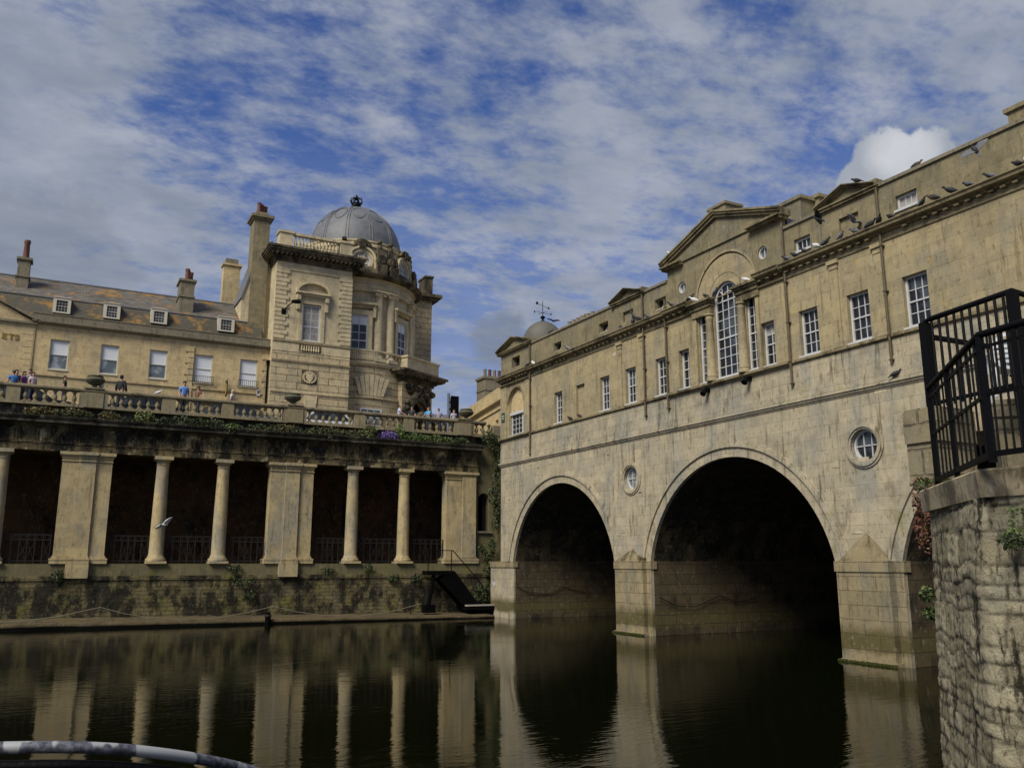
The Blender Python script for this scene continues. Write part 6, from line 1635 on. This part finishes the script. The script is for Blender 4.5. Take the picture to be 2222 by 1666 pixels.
def bastion():
    t = thing('bastion_wall', 'rough weathered block retaining wall with dressed coping at the right edge', 'wall', (P1.x, P1.y, 0))
    rnd = random.Random(5)
    back = P0 + Vector((4.0, 2.35, 0)); 
    path = [back, P0 + Vector((.12, -.02, 0)), P1 + Vector((.05, .1, 0)), P2 + Vector((0, .1, 0))]
    # resample and soften the corners
    pts = []
    for i in range(3):
        n = max(2, int((path[i + 1] - path[i]).length / (.035 if i else .12)))
        for k in range(n): pts.append(path[i].lerp(path[i + 1], k / n))
    pts.append(path[3])
    for _ in range(10): pts = [pts[0]] + [(pts[i - 1] + pts[i] * 2 + pts[i + 1]) / 4 for i in range(1, len(pts) - 1)] + [pts[-1]]
    sl = [0]
    for i in range(1, len(pts)): sl.append(sl[-1] + (pts[i] - pts[i - 1]).length)
    zs = []; z = -.6
    while z < ZC - .36: zs.append(z); z += .035
    zs.append(ZC - .36)
    # courses and blocks
    rows = [-.7]
    while rows[-1] < 5: rows.append(rows[-1] + rnd.choice((rnd.uniform(.16, .28), rnd.uniform(.28, .48))))
    blocks = []
    for r_ in rows:
        e = [-.5]
        while e[-1] < sl[-1] + 1: e.append(e[-1] + rnd.choice((rnd.uniform(.2, .45), rnd.uniform(.45, .9))))
        blocks.append((e, [rnd.random() for _ in e]))
    vs, cols = [], []
    for j, z in enumerate(zs):
        for i, p in enumerate(pts):
            tg = (pts[min(i + 1, len(pts) - 1)] - pts[max(i - 1, 0)]).normalized(); nrm = Vector((tg.y, -tg.x, 0))
            w1 = noise.noise(Vector((sl[i] * 1.3, z * 1.3, 3))) * .10 + noise.noise(Vector((sl[i] * 6, z * 6, 3))) * .03; w2 = noise.noise(Vector((sl[i] * 1.3, z * 1.3, 7))) * .08 + noise.noise(Vector((sl[i] * 6, z * 6, 9))) * .03
            zz, ss = z + w1, sl[i] + w2
            k = max(q for q in range(len(rows)) if rows[q] <= zz or q == 0); k = min(k, len(rows) - 2)
            e, rn = blocks[k]; b = max(q for q in range(len(e)) if e[q] <= ss or q == 0); b = min(b, len(e) - 2)
            dj = min(zz - rows[k], rows[k + 1] - zz, ss - e[b], e[b + 1] - ss)
            jt = max(0, min(1, 1 - dj / .034)); rd = min(1, dj / .05)
            d = (rn[b] - .5) * .045 + .012 * rd ** .5 - .022 * jt + .02 * noise.noise(Vector((ss * 3, z * 3, 1))) + .035 * noise.ridged_multi_fractal(Vector((ss * 4, z * 6, 1)), 1, 2, 4, 1, 2) - .03
            d *= .55; d += .30 * (ZC - z) / ZC * .7
            vs.append(tuple(p * 1 + nrm * d)[:2] + (z,)); cols.append((rn[b], jt * (.7 + .3 * rn[(b + 1) % len(rn)]), 0, 1))
    n = len(pts); fs = [(j * n + i, j * n + i + 1, (j + 1) * n + i + 1, (j + 1) * n + i) for j in range(len(zs) - 1) for i in range(n - 1)]
    m = MB(); m.add(vs, fs); o = m.build('block_wall', M['rock'], t, fix=False, smooth='all')
    ca = o.data.color_attributes.new('tone', 'FLOAT_COLOR', 'POINT')
    for i, c in enumerate(cols): ca.data[i].color = c
    # coping
    def ring(z, off):
        d1 = (P1 - P0).normalized(); d2 = (P2 - P1).normalized()
        n1 = Vector((d1.y, -d1.x, 0)); n2 = Vector((d2.y, -d2.x, 0)); nm = (n1 + n2).normalized()
        return [P0 - n1 * .9 - d1 * off * .2 , P0 + n1 * off - d1 * off * .5, P1 + nm * off * 1.05, P2 + n2 * off, P2 - n2 * 1.2]
    m = MB(); lv = [(ZC - .36, .04), (ZC - .03, .07), (ZC, .04)]; vs = []
    for z, off in lv: vs += [(p.x, p.y, z) for p in ring(z, off)]
    m.add(vs, [(k * 5 + i, k * 5 + (i + 1) % 5, (k + 1) * 5 + (i + 1) % 5, (k + 1) * 5 + i) for k in range(2) for i in range(5)] + [tuple(range(5)), tuple(range(10, 15))])
    m.build('coping', M['coping'], t)
    # fill behind
    m = MB(); q = [back + Vector((.6, -.4, 0)), P0 + Vector((.6, 0, 0)), P1 + Vector((.6, .2, 0)), P2 + Vector((.6, 0, 0)), P2 + Vector((7, 2, 0))]
    m.add([(p.x, p.y, z) for z in (-.5, ZC - .4) for p in q], [(i, (i + 1) % 5, (i + 1) % 5 + 5, i + 5) for i in range(5)] + [tuple(range(5)), tuple(range(5, 10))]); m.build('core', M['rock'], t)
bastion()
def near_railing():
    t = thing('black_railing', 'black painted railing following the bastion coping, nearer of the two', 'railing', (P1.x, P1.y, ZC), )
    zt, zb = HC + 1.91 * 1.43, ZC + .10
    n1 = (P1 - P0).normalized(); in_ = Vector((-n1.y, n1.x, 0)) * -.0
    A, B_, D = onZ(2014, 842, zt), onZ(2124, 727, zt), onZ(2330, 668, zt)
    m = MB(); m.tube([A, A.lerp(B_, .5), B_ + (A - B_) * .06, B_, B_ + (D - B_) * .05, D], .046, 10); m.build('top_rail', M['iron'], t, smooth=True)
    low = lambda p, z: Vector((p.x, p.y, z))
    m = MB(); m.tube([low(A, zb), low(B_, zb), low(D, zb)], .045, 4); m.tube([low(A, zt - .16), low(B_, zt - .16), low(D, zt - .16)], .025, 4); m.tube([low(A, zt - .75), low(B_, zt - .75), low(D, zt - .75)], .028, 4)
    m.build('lower_rail', M['iron'], t)
    for a, b, n in ((A, B_, 13), (B_, D, 12)):
        for k in range(1, n):
            p = a.lerp(b, k / n); m = MB(); m.tube([low(p, zb), low(p, zt - .03)], .014, 6); m.build('bar', M['iron'], t)
    for p, w in ((A, .04), (A.lerp(B_, .42), .042), (B_, .05), (B_.lerp(D, .9), .08)):
        m = MB(); m.box(p.x - w * .7, p.x + w * .7, p.y - w * .7, p.y + w * .7, ZC, zt - .02); m.build('post', M['iron'], t)
near_railing()
def far_railing():
    zt = 8.85; zf = 6.9
    A, B_ = onZ(2005, 699, zt), onZ(2195, 631, zt); D = B_ + Vector((2.5, .2, 0))
    low = lambda p, z: Vector((p.x, p.y, z))
    t = thing('black_railing', 'black railing higher up on the terrace behind, in front of the bridge', 'railing', (A.x, A.y, zf))
    m = MB(); m.tube([low(A, zt - .35), A + (B_ - A) * .02, A + (B_ - A) * .08 + Vector((0, 0, .02)), B_, D], .062, 10); m.build('top_rail', M['iron'], t, smooth=True)
    n = 11
    for k in range(1, n):
        p = A.lerp(B_, k / n); m = MB(); m.tube([low(p, zf), low(p, zt)], .030, 6); m.build('bar', M['iron'], t)
    for p, w in ((A, .085), (B_, .085)): m = MB(); m.box(p.x - w, p.x + w, p.y - w, p.y + w, zf - 1.2, zt - .02); m.build('post', M['iron'], t)
    a, b = onZ(2013, 730, 8.62), onZ(2182, 758, 8.62); m = MB(); m.tube([a, b], .07, 6); m.build('brace_rail', M['iron'], t)
    m = MB(); m.tube([low(A, zf + .1), low(B_, zf + .1)], .05, 4); m.build('lower_rail', M['iron'], t)
    # stone end pier and terrace
    q = thing('terrace_wall', 'rough stone terrace with broken end pier behind the railings', 'wall', (A.x, A.y, 0))
    m = MB(); m.box(A.x - .30, A.x + .9, A.y - .28, A.y + .5, 5.35, zf); m.box(A.x - .36, A.x + .9, A.y - .34, A.y + .5, zf - .75, zf - .05); m.box(A.x + .35, A.x + 8, A.y - 1.2, A.y + .5, 1, 5.35); m.build('end_pier', M['rock_flat'], q)
    c, d = onZ(2152, 872, 7.2), onZ(2330, 862, 7.2)
    f = mrot((c.x, c.y, 0), math.atan2(d.y - c.y, d.x - c.x)); ln = (d - c).length
    m = MB(f); m.box(0, ln, 2, 7.2, -.35, 0); m.box(-.05, ln, 6.85, 7.24, -.4, .05); m.box(0, .8, 2, 6.4, 0, .4); m.build('parapet', M['rock_flat'], q)
    m = MB(f); m.box(-.5, ln, 6.6, 7.04, -3.2, -.35); m.build('terrace_floor', M['coping'], q)
    return f
M['rock_flat'] = stone('terrace_block_stone', (.27, .235, .15), (.2, .18, .12), grey=(.2, .195, .15), streak=.7, grime=.35, grime_c=(.05, .045, .03), bumps=1., mdark=.7, bw=.9, bh=.55, mortar=.03, wobble=.1)
far_railing()
def chair():
    p = onZ(2203, 880, 7.05)
    r_ = ray(2203, 880); p = Vector((r_.x, r_.y, 0)) * (21.0 / Vector((r_.x, r_.y, 0)).length); p.z = 7.05
    t = bpy.data.objects.new('plastic_chair', None); C.objects.link(t); ORG[t.name] = Vector(); t.location = p * S
    t.rotation_euler = (0, 0, math.atan2(-p.x, p.y) + R(8))     # chair faces away from the river (local +Y)
    tag(t, 'white plastic garden chair with slatted back on the terrace behind the railings', 'chair')
    m = MB(); m.box(-.24, .24, -.2, .24, .41, .44); m.build('seat', M['plastic'], t, scale=1)
    m = MB(); pr = [(.25 * math.cos(a), .62 + .26 * math.sin(a)) for a in [i / 24 * 6.283 for i in range(24)]]
    m = MB(lambda u, v, d: Vector((u, -.24 + d - (v - .4) * .15, v)))
    m.plate(circ(0, .64, .27, 28, .26), [circ(0, .64, .225, 28, .215)], 0, .03)
    for z in (.50, .57, .64, .71, .78): 
        h = .23 * math.sqrt(max(0, 1 - ((z - .64) / .22) ** 2)); m.box(-h, h, z - .02, z + .02, .002, .026)
    m.box(-.02, .02, .42, .86, .004, .024); m.build('backrest', M['plastic'], t, scale=1)
    for sx in (-1, 1):
        for sy in (-1, 1):
            m = MB(); m.tube([(sx * .25, sy * .24, 0), (sx * .21, sy * .19, .42)], .022, 6); m.build('leg', M['plastic'], t, scale=1)
        m = MB(); m.tube([(sx * .25, -.26, .62), (sx * .28, .0, .66), (sx * .27, .2, .64), (sx * .25, .22, .42)], .02, 6); m.build('armrest', M['plastic'], t, smooth=True, scale=1)
    return p
def sitter():
    r_ = ray(2221, 760); p = Vector((r_.x, r_.y, 0)) * (21.6 / Vector((r_.x, r_.y, 0)).length); p.z = 6.95 - .62
    person(p, math.atan2(-p.x, p.y) + R(180) + R(10), 'person with ginger hair and checked shirt seated on the terrace, back turned', ('checked_shirt', (.10, .16, .20)), GI, hairlen=.22, h=1.7, group='people on the far terrace', sleeves=True)
chair(); sitter()
# vines and weeds on the bastion
def vines():
    t = thing('vine', 'reddish hanging vine between the bastion and the third arch', 'vine', tuple(P0))
    m = MB()
    for px, py, w, h in ((2006, 1050, .22, .12), (2005, 1080, .10, .3), (2007, 1110, .07, .4), (2008, 1150, .06, .4)):
        c = atD(px, py, 15.2); leaves(m, c, 1, 150, .06, sq=(w, .25, h), mi=0); leaves(m, c, 1, 50, .05, sq=(w, .25, h), mi=1)
    m.build('foliage', [M['leafred'], M['leafbrown']], t, fix=False)
    m = MB(); m.tube([atD(2007, 1045, 15.2), atD(2006, 1100, 15.2), atD(2008, 1170, 15.2)], .01, 5); m.build('stem', M['leafbrown'], t)
vines()
for px, py, D, w, h, mt, lab in ((2022, 1052, 13.8, .5, .10, ('leaf', 'leafbrown'), 'low grass tuft on the coping at the foot of the black railing'), (2017, 1332, 14.1, .08, .10, ('leaf', 'leaflight'), 'small green weed growing out of the left edge of the bastion wall'),
                                (2200, 1172, 10.3, .22, .12, ('leaf', 'leaflight'), 'yellow green plant rooted in the bastion wall below the coping'), (2010, 1290, 14.1, .1, .12, ('leaf',), 'tiny dark weed above the small green one on the bastion edge')):
    c = atD(px, py, D); m = MB(); m.tube([tuple(c + Vector((0, 0, -h))), tuple(c)], .012, 4)
    leaves(m, c, 1, 130, .06, sq=(w, .15, h)); leaves(m, tuple(c + Vector((0, -.03, .04))), 1, 60, .05, sq=(w, .15, h), mi=1)
    if h == .12 and w > .2:
        for k in range(7):
            a = c + Vector((random.uniform(-.2, .2), -.05, .1)); 
            for q in range(9): leaves(m, a + Vector((0, 0, q * .035)), .02, 3, .035, mi=1)
    tag(m.build('weed', [M['leaf'], M['leaflight']], fix=False), lab, 'plant', 'weeds on the bastion')

# ================================================================== RAIL IN THE BOTTOM LEFT CORNER
def handrail():
    t = thing('curved_handrail', 'curved dark metal handrail with worn white bands in the bottom left corner', 'handrail', tuple(atD(200, 1640, 5)))
    pts = [(-400, 1660, 4.6), (-200, 1634, 4.7), (-60, 1624, 4.8), (60, 1620.5, 4.9), (160, 1620.5, 5.0), (260, 1625, 5.15), (340, 1633, 5.3), (420, 1644, 5.5), (490, 1657, 5.7), (560, 1676, 5.9), (700, 1730, 6.1)]
    P = [atD(*p) for p in pts]
    out = []
    for i in range(len(P) - 1):
        a, b, c, d = P[max(0, i - 1)], P[i], P[i + 1], P[min(len(P) - 1, i + 2)]
        for k in range(6):
            u = k / 6; out.append(.5 * ((2 * b) + (c - a) * u + (2 * a - 5 * b + 4 * c - d) * u * u + (3 * b - a - 3 * c + d) * u ** 3))
    out.append(P[-1])
    m = MB(); m.tube(out, .034, 14); m.build('rail', M['worn'], t, smooth='all')
    m = MB(); m.tube([p + Vector((0, 0, -.10)) for p in out], .034, 8); m.build('under_bar', M['iron'], t, smooth='all')
    for i in (6, len(out) - 8):
        m = MB(); m.tube([tuple(out[i] - Vector((0, 0, .02))), (out[i].x, out[i].y, 1.2)], .03, 8); m.build('post', M['iron'], t)
def worn():
    t = NT('worn_painted_metal')
    a = t.ramp(t.noise(5.5, 2, .4, (1, .5, .3), off=3), .50, .53)
    b = t.ramp(t.noise(18, 6, .7, off=9), .40, .65)
    c = t.mix(b, (.05, .05, .06), (.19, .19, .21)); c = t.mix(a, c, (.40, .40, .38))
    t.l(c, t.b.inputs['Base Color']); t.b.inputs['Roughness'].default_value = .38; t.b.inputs['Metallic'].default_value = .25
    return t.m
M['worn'] = worn()
handrail()
# remove bird prototypes that were never placed: none, each prototype is itself the first bird of its kind
